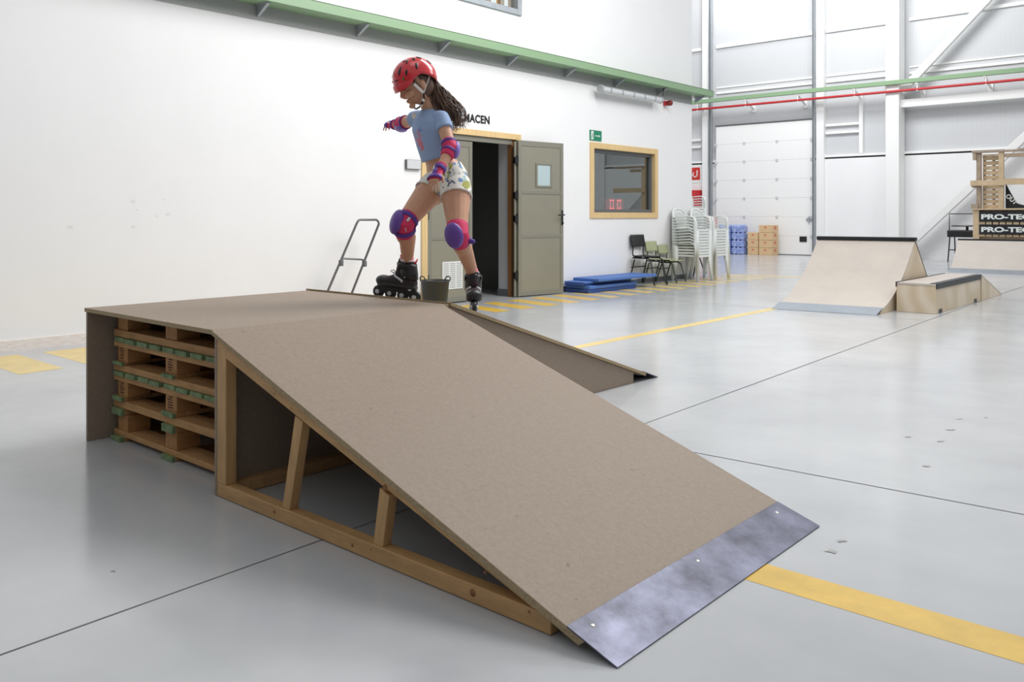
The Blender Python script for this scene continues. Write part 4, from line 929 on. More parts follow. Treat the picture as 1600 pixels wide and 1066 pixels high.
# fire point behind the corner
fc = empty('fire_cabinet', (-12.6, BY - .1, 1.0)); tag(fc, 'red fire equipment cabinet on the end wall behind the chair stacks', 'cabinet')
t = MB(); t.box((-12.9, BY - .25, 1.05), (-12.07, BY - .062, 1.78)); t.build('body', mat('fire_red', srgb(196, 40, 46), .4), fc, bevel=.01)
t = MB(); t.box((-12.85, BY - .256, 1.1), (-12.15, BY - .25, 1.72)); t.build('cabinet_door', mat('fire_red_door', srgb(204, 52, 56), .35), fc)
fs_ = empty('fire_sign', (-12.2, BY - .06, 2.0)); tag(fs_, 'small red and white fire hose sign above the red cabinet', 'sign')
t = MB(); t.box((-12.48, BY - .068, 2.08), (-12.14, BY - .061, 2.44)); t.build('plate', M_SIGNR, fs_)
t = MB(); t.box((-12.48, BY - .07, 2.0), (-12.14, BY - .061, 2.075)); t.tube([(-12.23, BY - .07, 2.36), (-12.23, BY - .07, 2.2), (-12.30, BY - .07, 2.16), (-12.38, BY - .07, 2.22), (-12.34, BY - .07, 2.3)], .018, 6); t.build('symbol', M_SIGNW, fs_)

# tub
tb = empty('rubber_tub', (-6.95, 6.57, 0)); tag(tb, 'black rubber tub with handles on the floor in front of the closed door leaf', 'tub')
t = MB(); t.lathe([(.125, .001), (.13, .01), (.160, .31), (.168, .315), (.168, .325), (.158, .328), (.150, .31), (.122, .02), (.01, .018)], (-6.95, 6.57, 0), 36, cap=False); t.build('bowl', M_TUB, tb)
for sg in (-1, 1):
    t = MB(); c_ = Vector((-6.95, 6.57, .32)) + RV * (.158 * sg); sd = RV.cross(UP)
    t.tube([c_ + RV * (-.055 * 1 * sg), c_ + RV * (-.03 * sg) + UP * .045, c_ + RV * (.0) + UP * .05, c_ + RV * (.012 * sg) + UP * .03, c_ + RV * (.006 * sg)], .007, 8); t.build('handle', M_TUB, tb)
# hand trolley
tr = empty('hand_trolley', (-6.9, 5.2, 0)); tag(tr, 'folding grey tubular hand trolley leaning near the white wall behind the platform', 'trolley')
def PT(u, v, x):
    a = P(u, v, 1.0) - Vector((0, 0, CH)); return P(u, v, x / a.x)
xt = -6.98
tl, tr2, bl_, br = PT(557, 350, xt), PT(592, 350, xt), PT(513, 453, xt), PT(551, 455, xt)
def ext(a, b_, z_): k_ = (z_ - a.z) / (b_.z - a.z); return a + (b_ - a) * k_
A0 = ext(tl, bl_, .06); B0 = ext(tr2, br, .06)
top1 = PT(562, 343.5, xt); top2 = PT(588, 343.5, xt)
t = MB(); t.tube([A0, tl, tl + (top1 - tl) * .6 + Vector((0, -.003, .006)), top1, top2, top2 + (tr2 - top2) * .5 + Vector((0, .006, .006)), tr2, B0], .0125, 10); t.build('handle_frame', M_TUBE, tr)
m1, m2 = ext(tl, bl_, .60), ext(tr2, br, .58)
t = MB(); t.tube([m1 + Vector((0, -.005, -.02)), m1 + Vector((0, .03, .015)), m2 + Vector((0, -.03, .015)), m2], .010, 8); t.build('crossbar', M_TUBE, tr)
for q in (m1, m2): t = MB(); t.box(q + Vector((-.02, -.018, -.06)), q + Vector((.02, .018, .0))); t.build('clamp', M_DGREY, tr, bevel=.004)
for q in (A0, B0): t = MB(); t.lathe([(.05, -.02), (.06, -.01), (.06, .01), (.05, .02)], (q.x, q.y, .061), 20, (0, 1, 0)); t.build('wheel', M_TUB, tr)
t = MB(); t.box((A0.x - .01, A0.y + .02, .02), (A0.x + .25, B0.y - .02, .03)); t.build('load_plate', M_TUBE, tr)
# ================================================================== PERSON
def Rz(v, a): return Matrix.Rotation(a, 3, 'Z') @ v
zr = lambda yv: zl(yv)
girl = empty('person', (-3.3, 3.05, zr(3.05)))
tag(girl, 'person in red helmet, light blue crop top, patterned shorts, purple knee pads and inline skates', 'person')
shR, shL = P(657, 184, 4.55), P(690, 185, 4.37)
neck0, neck1 = P(672, 174, 4.45), P(661, 150, 4.43)
chest = P(674, 202, 4.46); waist = P(688, 252, 4.47); pelv = P(698, 280, 4.47)
hipR, hipL = P(682, 287, 4.53), P(712, 290, 4.41)
knR, knL = P(631, 350, 4.36), P(715, 366, 4.24)
anR, anL = P(637, 412, 4.48), P(737, 430, 4.43)
KS = .92
nrm = Vector((0, .632, 1.885)).normalized()
def ground(p): return Vector((p.x, p.y, zl(p.y) if p.y > 2.885 else .62))
c1 = P(619, 470, 4.53); f1 = (-RV * .93 + FV * .36); f1.normalize(); ga, gr = ground(c1 + f1 * .12), ground(c1 - f1 * .12)
f1 = (ga - gr).normalized(); c1 = (ga + gr) / 2 + Vector((0, 0, .004)); u1 = f1.cross(UP.cross(f1)).normalized()
c2 = ground(P(740, 480, 4.40)) + Vector((0, 0, .004)); f2 = (-FV * .99 + RV * .03); f2 = (f2 - nrm * f2.dot(nrm)).normalized(); f2 = (f2 * Vector((1, 1, .55))).normalized(); u2 = f2.cross(UP.cross(f2)).normalized()
anR = c1 + (f1 * -.048 + u1 * .225) * KS; anL = c2 + (f2 * -.048 + u2 * .225) * KS
elL, wrL = P(704, 233, 4.27), P(684, 270, 4.17)
elR, wrR = P(628, 193, 4.74), P(616, 195, 4.94)
side = (shL - shR).normalized()
hd = P(650, 132, 4.40)
hf = (-RV * .80 - FV * .46 - UP * .42).normalized()      # where the face points
hs_ = UP.cross(hf).normalized(); hu = hf.cross(hs_).normalized()   # child's left, head up
body = MB()
def tors(c, d, rx, ry, sd=None):
    sdv = (sd or side); dd = Vector(d).normalized(); a = (sdv - dd * sdv.dot(dd)).normalized(); b_ = dd.cross(a); return (c, a * rx, b_ * ry)
ax1 = (neck0 - chest).normalized(); ax2 = (chest - waist).normalized(); ax3 = (waist - pelv).normalized()
sideH = (hipL - hipR).normalized()
body.loft([tors(pelv - ax3 * .075, ax3, .06, .06, sideH), tors(pelv - ax3 * .045, ax3, .112, .085, sideH), tors(pelv, ax3, .122, .094, sideH), tors(pelv.lerp(waist, .55), ax3, .108, .082, sideH), tors(waist, ax2, .094, .072), tors(waist.lerp(chest, .4), ax2, .102, .075),
           tors(waist.lerp(chest, .8), ax2, .116, .082), tors(chest, ax1, .122, .082), tors(chest.lerp(neck0, .5), ax1, .118, .072), tors(chest.lerp(neck0, .82), ax1, .085, .052), tors(neck0, ax1, .045, .042)], 28)
body.cap(neck0 - (neck1 - neck0) * .2, neck1, .038, .036)
for sh in (shR, shL): body.cap(chest.lerp(neck0, .45), sh, .05, .036)
body.cap(shL, elL, .038, .030); body.cap(elL, wrL, .029, .020)
body.cap(shR, elR, .038, .030); body.cap(elR, wrR, .029, .020)
def leg(h, k, a, tw):
    body.cap(h, h.lerp(k, .35), .078, .072); body.cap(h.lerp(k, .3), k, .073, .047); 
    body.cap(k, k.lerp(a, .3), .046, .047); c_ = k.lerp(a, .33) + tw * .012; body.cap(c_, a, .045, .029)
leg(hipR, knR, anR, (RV)); leg(hipL, knL, anL, (RV * .2 + FV))
for a_, b_ in ((anR, c1 + (f1 * -.05 + u1 * .14) * KS), (anL, c2 + (f2 * -.05 + u2 * .14) * KS)): body.cap(a_, b_, .026, .024)
# head
def headfn(x, y, z):
    if z < 0: y *= 1 - .30 * (-z) ** 1.4; x *= (1 - .10 * (-z)) if x > 0 else (1 - .35 * (-z))
    if x > .5 and z < .5: x = x * .97
    return x, y, z
body.ell(hd, hf * .088, hs_ * .070, hu * .108, 36, 24, fn=headfn)
H = lambda f_, s_, u_: hd + hf * f_ + hs_ * s_ + hu * u_
body.cap(H(.083, 0, .004), H(.100, 0, -.030), .008, .0105); body.ell(H(.097, .009, -.035), hf * .009, hs_ * .007, hu * .006, 10, 6); body.ell(H(.097, -.009, -.035), hf * .009, hs_ * .007, hu * .006, 10, 6)
body.ell(H(.072, 0, -.062), hf * .014, hs_ * .022, hu * .007, 12, 6); body.ell(H(.070, 0, -.071), hf * .013, hs_ * .018, hu * .006, 12, 6); body.ell(H(.066, 0, -.094), hf * .018, hs_ * .020, hu * .014, 12, 8)
for sg in (-1, 1):
    body.ell(H(.062, .036 * sg, -.030), hf * .026, hs_ * .024, hu * .024, 14, 8)
    body.ell(H(.074, .027 * sg, .004), hf * .012, hs_ * .014, hu * .009, 12, 8); body.ell(H(.074, .028 * sg, .022), hf * .012, hs_ * .022, hu * .008, 12, 8)
    body.ell(H(-.004, .072 * sg, -.012), hf * .016, hs_ * .008, hu * .027, 14, 8)
# hands
def hand(wr, d, up, thumb_side, curl=.5, sc=1.0, spread=.16):
    """d: along the hand, up: back of the hand, thumb_side: +-1 along sideways vector"""
    d = d.normalized(); sd = d.cross(up).normalized(); up = sd.cross(d).normalized()
    pl_ = .062 * sc; body.loft([(wr - d * .01, sd * .019, up * .014), (wr + d * .02, sd * .025, up * .013), (wr + d * pl_, sd * .031, up * .011), (wr + d * (pl_ + .006), sd * .028, up * .008)], 16, pw=2.6)
    for i, (L, r) in enumerate(((.050, .0068), (.056, .0070), (.051, .0068), (.040, .0060))):
        off = (1.5 - i) * .0165 * thumb_side; b0 = wr + d * (pl_ - .006) + sd * off
        dd = (d + sd * ((1.5 - i) * spread * .6 * thumb_side)).normalized(); a = 0; p = b0
        for k_, fr in enumerate((.45, .32, .26)):
            a += curl * (.35, .6, .5)[k_] * (1 + .25 * i); q = p + (dd * math.cos(a) - up * math.sin(a)) * L * fr * sc * 1.05
            body.cap(p, q, r * (1 - .1 * k_), r * (1 - .1 * (k_ + 1)), 10); p = q
    tb_ = wr + d * .018 + sd * .020 * thumb_side; t1 = tb_ + (d * .7 + sd * .75 * thumb_side - up * .3).normalized() * .028; t2 = t1 + (d * .95 + sd * .25 * thumb_side - up * .35).normalized() * .024
    body.cap(tb_, t1, .0105, .0085, 10); body.cap(t1, t2, .0085, .0065, 10)
dL = (P(674, 291, 4.11) - wrL).normalized()
hand(wrL, dL, (-FV * .75 - RV * .45 + UP * .3), -1, .55)
dR = (P(604, 197, 5.02) - wrR).normalized()
hand(wrR, dR, (UP * .9 - FV * .3), 1, .45, .95, .3)
body.build('body', M_SKIN, girl, remesh=.0042, smooth=4)
# face details
t = MB(); t.ell(H(.0805, 0, -.0625), hf * .005, hs_ * .015, hu * .0035, 14, 6); t.ell(H(.079, 0, -.0695), hf * .005, hs_ * .012, hu * .004, 14, 6); t.build('lips', M_LIPS, girl)
for sg in (-1, 1):
    t = MB(); t.tube([H(.083, .014 * sg, -.001), H(.0865, .026 * sg, -.006), H(.080, .040 * sg, -.001)], .0018, 6, radii=[.001, .0022, .001]); t.build('eyelashes', M_HAIR, girl)
    t = MB(); t.tube([H(.088, .012 * sg, .024), H(.0865, .028 * sg, .031), H(.073, .044 * sg, .026)], .002, 6, radii=[.002, .0032, .001]); t.build('eyebrow', M_HAIR, girl)
# hair
hr = MB(); hr.ell(H(-.016, 0, .004), hf * .080, hs_ * .0735, hu * .098, 28, 18, fn=lambda x, y, z: (x if x < .25 else .25 + (x - .25) * .2, y * (1 - .12 * max(0, -z)), z))
for sg in (-1, 1): hr.cap(H(.03, .064 * sg, .02), H(.012, .066 * sg, -.018), .009, .004)
path = [H(-.085, .0, -.005), P(681, 141, 4.45), P(691, 157, 4.45), P(703, 172, 4.44), P(712, 187, 4.43), P(719, 201, 4.43)]
def along(pp, s_):
    s_ *= len(pp) - 1; i = min(int(s_), len(pp) - 2); f_ = s_ - i
    p0, p1, p2, p3 = pp[max(i - 1, 0)], pp[i], pp[i + 1], pp[min(i + 2, len(pp) - 1)]
    return .5 * ((2 * p1) + (p2 - p0) * f_ + (2 * p0 - 5 * p1 + 4 * p2 - p3) * f_ * f_ + (3 * p1 - p0 - 3 * p2 + p3) * f_ ** 3)
rh = random.Random(11)
pd = (path[-1] - path[1]).normalized(); pa = pd.cross(FV).normalized()
hr.tube([along(path, i / 12) for i in range(12)], .02, 12, radii=[.014, .02, .026, .03, .033, .034, .035, .034, .030, .025, .018, .008])
for k_ in range(190):
    o1, o2 = rh.gauss(0, 1), rh.gauss(0, 1); o1 = max(-1.7, min(1.7, o1)); o2 = max(-1.7, min(1.7, o2)); ph = rh.uniform(0, 6.28); am = rh.uniform(.003, .009); ed = rh.uniform(.72, 1.04); n_ = 22; pts = []; rad = []
    for i in range(n_):
        s_ = i / (n_ - 1) * ed; spread = .008 + .024 * math.sin(min(s_, 1) * 2.2) ** 1.0 + .006 * s_
        q = along(path, min(s_, 1)) + (pd * max(0, s_ - 1) * .2) + pa * (o1 * spread + am * math.sin(s_ * 17 + ph)) + FV * (o2 * spread * .8 + am * math.cos(s_ * 15 + ph))
        if s_ > .75: q = q + UP * -(s_ - .75) * .06 * abs(o1)
        pts.append(q); rad.append(.0034 * (1 - .75 * (i / (n_ - 1)) ** 2))
    hr.tube(pts, .003, 5, radii=rad)
hr.build('hair', M_HAIR, girl)
t = MB(); t.tube([path[1] + Vector((math.cos(a) * .02, math.sin(a) * .02, 0)) for a in [i * .524 for i in range(12)]], .006, 6, True); t.build('hair_tie', M_BLACK, girl)
# helmet
hc = H(-.006, 0, .028)
def rim(az):   # lower edge height (fraction) by azimuth: 0 = front
    f_ = math.cos(az); s_ = abs(math.sin(az))
    return -.10 - .06 * max(f_, 0) + (.24 * s_ ** 4 if f_ < .3 else .24 * s_ ** 4 * max(0, 1 - (f_ - .3) * 2)) - .46 * max(-f_, 0)
hm = MB(); n_, m_ = 56, 22; A_, B_, C_ = .120, .098, .114
def hp(az, e, off=0):
    x = math.cos(az) * math.cos(e); y_ = math.sin(az) * math.cos(e); z_ = math.sin(e)
    rg = 1 + .022 * math.cos(az * 6) * math.cos(e) ** 2 * (1 - math.cos(e) ** 6)
    return hc + hf * ((A_ + off) * x * rg) + hs_ * ((B_ + off) * y_ * rg) + hu * ((C_ + off) * z_ * (rg if z_ < .9 else 1))
for shell, off in ((0, 0), (1, -.014)):
    base = len(hm.v)
    for i in range(m_ + 1):
        for j in range(n_):
            az = 2 * math.pi * j / n_; lo = rim(az); e = lo + (math.pi / 2 - lo) * (i / m_); o_ = off
            if i == 0 and shell == 0: o_ = -.003
            if i == 1 and shell == 0: o_ = .001
            hm.v.append(hp(az, min(e, math.pi / 2 - .002), o_))
    for i in range(m_):
        for j in range(n_): hm.f.append([base + i * n_ + j, base + i * n_ + (j + 1) % n_, base + (i + 1) * n_ + (j + 1) % n_, base + (i + 1) * n_ + j]); hm.m.append(shell); hm.sm.append(True)
    hm.f.append([base + m_ * n_ + j for j in range(n_)]); hm.m.append(shell); hm.sm.append(True)
tot = (m_ + 1) * n_
for j in range(n_): hm.f.append([j, (j + 1) % n_, tot + (j + 1) % n_, tot + j]); hm.m.append(1); hm.sm.append(False)
helm = hm.build('helmet', [M_HELM, M_BLACK], girl)
# visor band
t = MB(); vs = []; nn = 26
for i in range(nn + 1):
    az = -1.15 + 2.3 * i / nn; k_ = math.cos(az / 1.15 * math.pi / 2) ** .6
    vs += [hp(az, rim(az) + .20 * k_ + .02, .001), hp(az, rim(az) + .17 * k_, .002 + .006 * k_), hp(az, rim(az) - .10 * k_, .003 + .010 * k_), hp(az, rim(az) - .10 * k_, -.004)]
fsn = []
for i in range(nn):
    for q in range(3): fsn.append((i * 4 + q, i * 4 + q + 1, i * 4 + q + 5, i * 4 + q + 4))
t.add(vs, fsn, 0, True); t.build('visor', M_HELM, helm)
# vents
def vent(az, e, l, w_, tilt):
    c_ = hp(az, e, .0005); c2 = hp(az + .05, e, .0005); c3 = hp(az, e + .05, .0005); a = (c2 - c_).normalized(); b_ = (c3 - c_).normalized(); nrm = a.cross(b_).normalized()
    if nrm.dot(c_ - hc) < 0: nrm = -nrm
    d1 = a * math.cos(tilt) + b_ * math.sin(tilt); d2 = nrm.cross(d1)
    t = MB(); t.ell(c_, d1 * l * 1.25, d2 * w_ * 1.3, nrm * .003, 16, 6); t.build('vent', M_BLACK, helm)
for sg in (-1, 1):
    for az, e, l, w_, ti in ((.55, .62, .020, .0055, 1.35), (.95, .42, .013, .0045, 1.25), (1.55, .55, .016, .0055, 1.1), (1.15, .98, .012, .004, 1.0), (1.75, 1.0, .011, .0045, 1.45), (2.25, .95, .013, .005, 1.6), (2.6, .5, .013, .005, 1.5)): vent(az * sg, e, l, w_, ti if sg > 0 else math.pi - ti)
vent(.28, .24, .012, .003, 0); vent(.22, .04, .011, .003, 0); vent(-.28, .24, .012, .003, 0)
c_ = hp(.72, .20, .003); t = MB(); t.ell(c_, hs_ * .0085, hu * .0085, hf * .0035, 14, 6); t.build('sticker', M_GSTICK, helm, label='round green sticker')
c_ = hp(.9, 1.18, .001); t = MB(); t.ell(c_, hs_ * .010, hf * .014, hu * .004, 14, 6); t.build('sticker', M_SIGNW, helm, label='white sticker')
# straps
for sg in (-1, 1):
    jn = H(.012, .0735 * sg, -.052)
    t = MB(); t.beam(H(.045, .078 * sg, .008), jn, .0025, .016, hf); t.tube([H(-.055, .074 * sg, .016), jn], .003, 6); t.build('strap', M_STRAP, helm)
    t = MB(); t.tube([jn, H(.022, .064 * sg, -.088), H(.045, .030 * sg, -.112), H(.05, 0, -.116)], .005, 6); t.build('chin_strap', M_BLACK, helm)
t = MB(); t.ell(H(.026, .066, -.085), hf * .008, hs_ * .005, hu * .010, 10, 6); t.build('buckle', M_STRAP, helm); t = MB(); t.ell(H(.040, .046, -.108), hf * .010, hs_ * .006, hu * .006, 10, 6); t.build('buckle', M_STRAP, helm)
# ---- shirt
sh_ = MB()
hemc = waist.lerp(chest, .10)
sh_.loft([tors(hemc, ax2, .112, .090), tors(waist.lerp(chest, .25), ax2, .115, .091), tors(waist.lerp(chest, .6), ax2, .121, .093), tors(chest, ax1, .130, .092), tors(chest.lerp(neck0, .45), ax1, .127, .082), tors(chest.lerp(neck0, .75), ax1, .100, .064), tors(chest.lerp(neck0, .92), ax1, .070, .055), tors(chest.lerp(neck0, 1.12), ax1, .050, .046)], 30)
for s0, e0 in ((shL, elL), (shR, elR)):
    sh_.cap(chest.lerp(neck0, .45), s0, .056, .042); d_ = (e0 - s0).normalized(); sh_.loft([tors(s0 - d_ * .02, d_, .034, .034), tors(s0 + d_ * .01, d_, .043, .042), tors(s0 + d_ * .050, d_, .046, .044), tors(s0 + d_ * .078, d_, .047, .045)], 20)
o0 = Vector(girl.location)
pr = lambda u, v, d: tuple(P(u, v, d) - o0)
frt = -4.0
M_SHIRT = shirt_mat([(pr(651, 214, 4.40), .040, 55, .50, srgb(206, 140, 160)), (pr(655, 228, 4.40), .030, 40, .44, srgb(214, 120, 140)), (pr(656, 202, 4.38), .018, 90, .52, srgb(110, 130, 190)), (pr(659, 229, 4.38), .0, 90, .5, srgb(60, 60, 90))], None)
so = sh_.build('crop_top', M_SHIRT, girl, remesh=.005, smooth=3)
# white tag on the neckline
t = MB(); c_ = P(647, 181, 4.40); t.ell(c_, RV * .012, UP * .018, FV * .004, 10, 6); t.build('collar_tag', M_STRAP, girl)
# ---- shorts
st = MB()
st.loft([tors(pelv.lerp(waist, .62), ax3, .114, .090, sideH), tors(pelv.lerp(waist, .3), ax3, .124, .097, sideH), tors(pelv, ax3, .131, .102, sideH), tors(pelv - ax3 * .04, ax3, .120, .093, sideH), tors(pelv - ax3 * .07, ax3, .07, .07, sideH)], 30)
legx = []
for h_, k_, L_ in ((hipR, knR, .078), (hipL, knL, .078)):
    d_ = (k_ - h_).normalized(); st.loft([tors(h_ - d_ * .03, d_, .075, .075, sideH), tors(h_ + d_ * .02, d_, .081, .081, sideH), tors(h_ + d_ * L_, d_, .081, .080, sideH)], 24); legx.append((h_ + d_ * (L_ - .002), d_))
shr = st.build('shorts', shorts_mat(), girl, remesh=.005, smooth=3)
for c_, d_ in legx:
    _, a, b_ = tors(c_, d_, .0810, .0800, sideH); t = MB(); t.tube([c_ + a * math.cos(q * .2618) + b_ * math.sin(q * .2618) for q in range(24)], .004, 6, True); t.build('hem_trim', M_STRAP, shr)
# ---- pads
def ring_band(c_, d_, r, w_, name, m, parent, flat=1.0, mb=None):
    _, a, b_ = tors(c_, d_, r, r * flat, RV); own = mb is None; t = mb or MB(); dn = d_.normalized()
    t.loft([(c_ - dn * w_ / 2, a * .97, b_ * .97), (c_ - dn * w_ * .4, a, b_), (c_ + dn * w_ * .4, a, b_), (c_ + dn * w_ / 2, a * .97, b_ * .97)], 20, cap=False)
    if own: return t.build(name, m, parent, solid=.004)
def pad(j, up_, dn_, fr, r, L, name, shellm, sc=1.0):
    """j joint, up_ / dn_ unit vectors along the limb away from the joint, fr outward front"""
    t = MB(); pts = [j + up_ * L, j + up_ * L * .5, j + fr * .008, j + dn_ * L * .5, j + dn_ * L]; rr = [r * .98, r * 1.08, r * 1.13, r * 1.05, r * .92]; secs = []
    for i, p_ in enumerate(pts):
        tg = (pts[min(i + 1, 4)] - pts[max(i - 1, 0)]).normalized(); a = (fr - tg * fr.dot(tg)).normalized(); secs.append((p_, a * rr[i], tg.cross(a) * rr[i]))
    t.loft(secs, 24); k_ = t.build(name, M_PINK, girl, remesh=.005, smooth=2)
    ax = (up_ - dn_).normalized(); a = (fr - ax * fr.dot(ax)).normalized(); s2 = ax.cross(a)
    t = MB(); cc_ = j + a * (r * .78); t.ell(cc_, a * (r * .60), s2 * (r * .98), ax * (L * .92), 24, 14); t.build('cap_shell', shellm, k_)
    return k_, ax, a, s2
uR = (hipR - knR).normalized(); dRk = (anR - knR).normalized(); fk = (-RV * .88 - FV * .45).normalized()
kp, ax, a, s2 = pad(knR, uR, dRk, (fk + UP * .05).normalized(), .052, .072, 'knee_pad', M_PURP)
for q, dv in ((knR + uR * .034, uR), (knR + dRk * .036, dRk)):
    t = MB(); ring_band(q, dv, .0575, .022, 'strap', M_PURS, kp, mb=t); t.build('strap', M_PURS, kp, solid=.005)
    b0 = q - FV * .060 + RV * .012; t = MB(); t.beam(b0 - dv * .013, b0 + dv * .013, .012, .006, FV); t.build('buckle', M_SILVER, kp)
uL = (hipL - knL).normalized(); dLk = (anL - knL).normalized(); fl_ = (-FV * .90 - RV * .42).normalized()
kp, ax, a, s2 = pad(knL, uL, dLk, fl_, .052, .072, 'knee_pad', M_PURP)
for q, dv in ((knL + uL * .045, uL), (knL + dLk * .050, dLk)):
    t = MB(); ring_band(q + FV * .008, dv, .0525, .020, 'strap', M_PURS, kp, mb=t); t.build('strap', M_PURS, kp, solid=.005)
t = MB(); c_ = P(736, 377, 4.25); t.ell(c_, RV * .022, UP * .014 - RV * .004, FV * .012, 12, 8); t.build('strap_end', M_PURS, kp)
# elbow pads
uE = (shL - elL).normalized(); dE = (wrL - elL).normalized(); fe = (RV * .9 + FV * .1 - UP * .2).normalized()
ep, ax, a, s2 = pad(elL, uE, dE, fe, .036, .056, 'elbow_pad', M_LILAC)
for q, dv in ((elL + uE * .038, uE), (elL + dE * .022, dE)):
    t = MB(); ring_band(q, dv, .0385, .014, 'strap', M_PURS, ep, mb=t); t.build('strap', M_PURS, ep, solid=.004)
b0 = elL + uE * .038 - FV * .040 + RV * .008; t = MB(); t.beam(b0 - uE * .01, b0 + uE * .01, .008, .005, FV); t.build('buckle', M_SILVER, ep)
uE = (shR - elR).normalized(); dE = (wrR - elR).normalized(); fe = (-UP * .8 - RV * .3 + FV * .3).normalized()
ep, ax, a, s2 = pad(elR, uE, dE, fe, .036, .056, 'elbow_pad', M_LILAC)
for q, dv in ((elR + uE * .045, uE), (elR + dE * .03, dE)):
    t = MB(); ring_band(q, dv, .0385, .014, 'strap', M_PURS, ep, mb=t); t.build('strap', M_PURS, ep, solid=.004)
# wrist guards
def wguard(wr, el, d, up):
    ua = (el - wr).normalized(); d = d.normalized(); sd = d.cross(up).normalized(); up = sd.cross(d).normalized()
    t = MB(); sdu = ua.cross(up).normalized(); upu = sdu.cross(ua).normalized() * -1
    t.loft([(wr + ua * .055, sd * .028, up * .028), (wr + ua * .02, sd * .027, up * .025), (wr, sd * .028, up * .022), (wr + d * .03, sd * .034, up * .020), (wr + d * .052, sd * .037, up * .018)], 20); g = t.build('wrist_guard', M_PINK, girl, remesh=.004, smooth=2)
    t = MB(); ring_band(wr + ua * .028, ua, .0295, .022, 'strap', M_PURS, g, mb=t); t.build('strap', M_PURS, g, solid=.004)
    t = MB(); t.loft([(wr + d * .030 + up * .004, sd * .037, up * .022), (wr + d * .050 + up * .004, sd * .040, up * .019)], 20, cap=False); t.build('knuckle_band', M_PURP, g, solid=.004)
    t = MB(); t.loft([(wr + ua * .02 + up * .026, sd * .010, up * .003), (wr + d * .01 + up * .024, sd * .014, up * .004), (wr + d * .03 + up * .020, sd * .010, up * .003)], 12); t.build('splint', M_PURP, g)
    t = MB(); q = wr + ua * .012 + up * .027 + sd * .012; t.beam(q - ua * .012, q + ua * .012, .008, .004, up); t.build('buckle', M_SILVER, g)
wguard(wrL, elL, dL, (-FV * .75 - RV * .45 + UP * .3)); wguard(wrR, elR, dR, (UP * .9 - FV * .3))
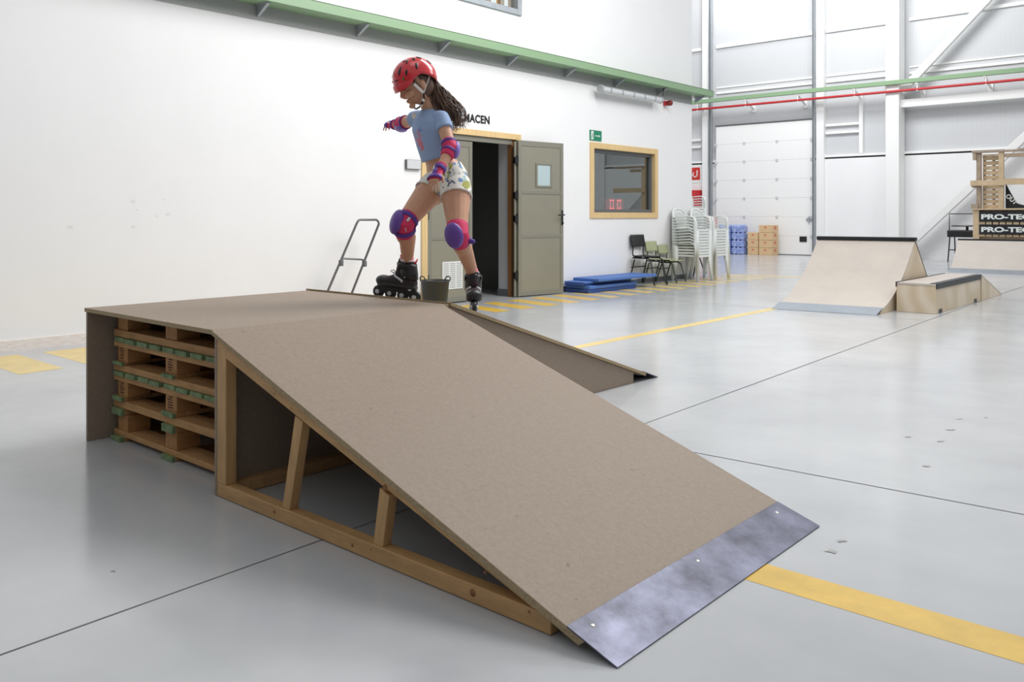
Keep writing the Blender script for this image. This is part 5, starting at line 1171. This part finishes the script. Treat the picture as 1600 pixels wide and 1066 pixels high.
# ---- socks and skates
def skate(o_, f_, u_, ank, shank):
    """o_: ground point under the centre, f_: heading, u_: up"""
    f_ = f_.normalized(); s_ = u_.cross(f_).normalized(); u_ = f_.cross(s_).normalized()
    G = lambda a, b_, c_: o_ + (f_ * a + s_ * b_ + u_ * c_) * KS
    t = MB(); aa = G(-.055, 0, .135); t.loft([(aa.lerp(ank, q), s_ * r, f_ * r) for q, r in ((0, .034), (.6, .034), (1.0, .033))], 20)
    top = ank + shank * .048; t.loft([(ank - shank * .02, s_ * .034, f_ * .036), (top, s_ * .035, f_ * .037)], 20); sk_ = t.build('sock', M_SOCK, girl)
    t = MB(); t.loft([(ank + shank * (.004), s_ * .0365, f_ * .038), (ank + shank * .024, s_ * .037, f_ * .0385)], 20); t.build('sock_band', M_SOCKW, sk_)
    t = MB()  # boot shoe
    t.loft([(G(-.118, 0, .105), s_ * .018, u_ * .020), (G(-.108, 0, .112), s_ * .032, u_ * .034), (G(-.07, 0, .118), s_ * .038, u_ * .042), (G(-.02, 0, .116), s_ * .038, u_ * .040), (G(.03, 0, .108), s_ * .040, u_ * .033), (G(.07, 0, .103), s_ * .041, u_ * .028), (G(.10, 0, .101), s_ * .036, u_ * .025), (G(.122, 0, .099), s_ * .024, u_ * .018), (G(.130, 0, .098), s_ * .008, u_ * .008)], 24)
    t.loft([(G(-.065, 0, .10), f_ * .052, s_ * .038), (G(-.06, 0, .15), f_ * .050, s_ * .038), (G(-.056, 0, .185), f_ * .047, s_ * .040), (G(-.052, 0, .215), f_ * .046, s_ * .041), (G(-.050, 0, .235), f_ * .044, s_ * .040)], 24)
    bt = t.build('inline_skate', M_BOOTF, girl, remesh=.005, smooth=2)
    t = MB()  # cuff shell
    t.loft([(G(-.068, 0, .135), f_ * .050, s_ * .042), (G(-.064, 0, .17), f_ * .047, s_ * .043), (G(-.058, 0, .205), f_ * .044, s_ * .042), (G(-.055, 0, .222), f_ * .043, s_ * .041)], 24, cap=False); t.build('cuff', M_BOOT, bt, solid=.005)
    t = MB()  # sole shell / toe cap
    t.loft([(G(-.12, 0, .085), s_ * .02, u_ * .012), (G(-.10, 0, .088), s_ * .038, u_ * .018), (G(0, 0, .086), s_ * .040, u_ * .016), (G(.07, 0, .086), s_ * .043, u_ * .018), (G(.115, 0, .088), s_ * .034, u_ * .018), (G(.134, 0, .090), s_ * .012, u_ * .010)], 22, pw=2.6)
    t.ell(G(.092, 0, .102), f_ * .045, s_ * .043, u_ * .030, 22, 12); t.build('sole_shell', M_BOOT, bt)
    t = MB()  # frame rails
    for sg in (-1, 1):
        poly = [(-.115, .076), (.105, .076), (.118, .045), (.10, .030), (.02, .036), (-.01, .052), (-.05, .052), (-.075, .036), (-.12, .030), (-.13, .048)]
        t.prism([G(a, sg * .016 - .0015, c_) for a, c_ in poly], s_ * .003)
    t.build('frame', M_BLACK, bt)
    for a in (-.120, -.040, .040, .120):
        t = MB(); c_ = G(a, 0, .0345); R_ = .034; t.lathe([(.014, -.011), (.026, -.011), (.032, -.007), (R_, 0), (.032, .007), (.026, .011), (.014, .011)], c_, 28, s_); t.build('wheel', M_WHEEL, bt)
        t = MB(); t.lathe([(.009, -.0185), (.012, -.018), (.012, .018), (.009, .0185)], c_, 16, s_); t.build('hub', M_HUB, bt)
    t = MB()
    for c_, w_ in ((.205, .016),):
        t.loft([(G(-.052, 0, c_ - w_), f_ * .051, s_ * .046), (G(-.050, 0, c_ + w_), f_ * .050, s_ * .046)], 22, cap=False)
    t.build('strap', M_BLACK, bt, solid=.004)
    for sg in (-1, 1): t = MB(); t.ell(G(-.03, .046 * sg, .205), f_ * .018, s_ * .005, u_ * .012, 12, 6); t.build('buckle', M_BOOT, bt)
    t = MB(); t.ell(G(.000, 0, .212), f_ * .014, s_ * .024, u_ * .017, 12, 6); t.build('buckle', M_BOOT, bt)
    t = MB(); t.loft([(G(-.02, 0, .13), f_ * .040, s_ * .030), (G(-.018, 0, .19), f_ * .030, s_ * .030), (G(-.012, 0, .235), f_ * .016, s_ * .028), (G(-.010, 0, .248), f_ * .010, s_ * .020)], 18); t.build('tongue', M_BOOTF, bt)
    for sg in (-1, 1): t = MB(); t.tube([G(-.05, .040 * sg, .120), G(.0, .036 * sg, .140), G(.022, .018 * sg, .150)], .006, 8); t.build('instep_strap', M_HUB, bt)
    t = MB(); t.tube([G(-.035, -.02, .150), G(.0, .018, .153), G(.02, -.018, .145), G(.035, .016, .140), G(.05, -.014, .134), G(.06, .01, .130)], .0035, 6); t.tube([G(.012, 0, .158), G(.03, .012, .172), G(.045, .02, .166), G(.03, .02, .158), G(.012, 0, .158)], .0025, 6); t.build('lace', M_MAROON, bt)
    for sg in (-1, 1):
        for a_, b_, c_, e1, e2 in ((-.065, .046, .145, .006, .006), (-.045, .041, .118, .007, .007), (-.10, .040, .075, .010, .004)): t = MB(); t.ell(G(a_, b_ * sg, c_), f_ * e1, s_ * .003, u_ * e2, 10, 6); t.build('rivet', M_HUB, bt)
    t = MB(); t.tube([G(-.098, -.008, .228), G(-.110, 0, .252), G(-.098, .008, .228)], .004, 6); t.build('pull_tab', mat('coral_tab', srgb(230, 80, 90), .6) if 'coral_tab' not in MATS else MATS['coral_tab'], bt)
skate(c1, f1, u1, anR, (knR - anR).normalized())
skate(c2, f2, u2, anL, (knL - anL).normalized())
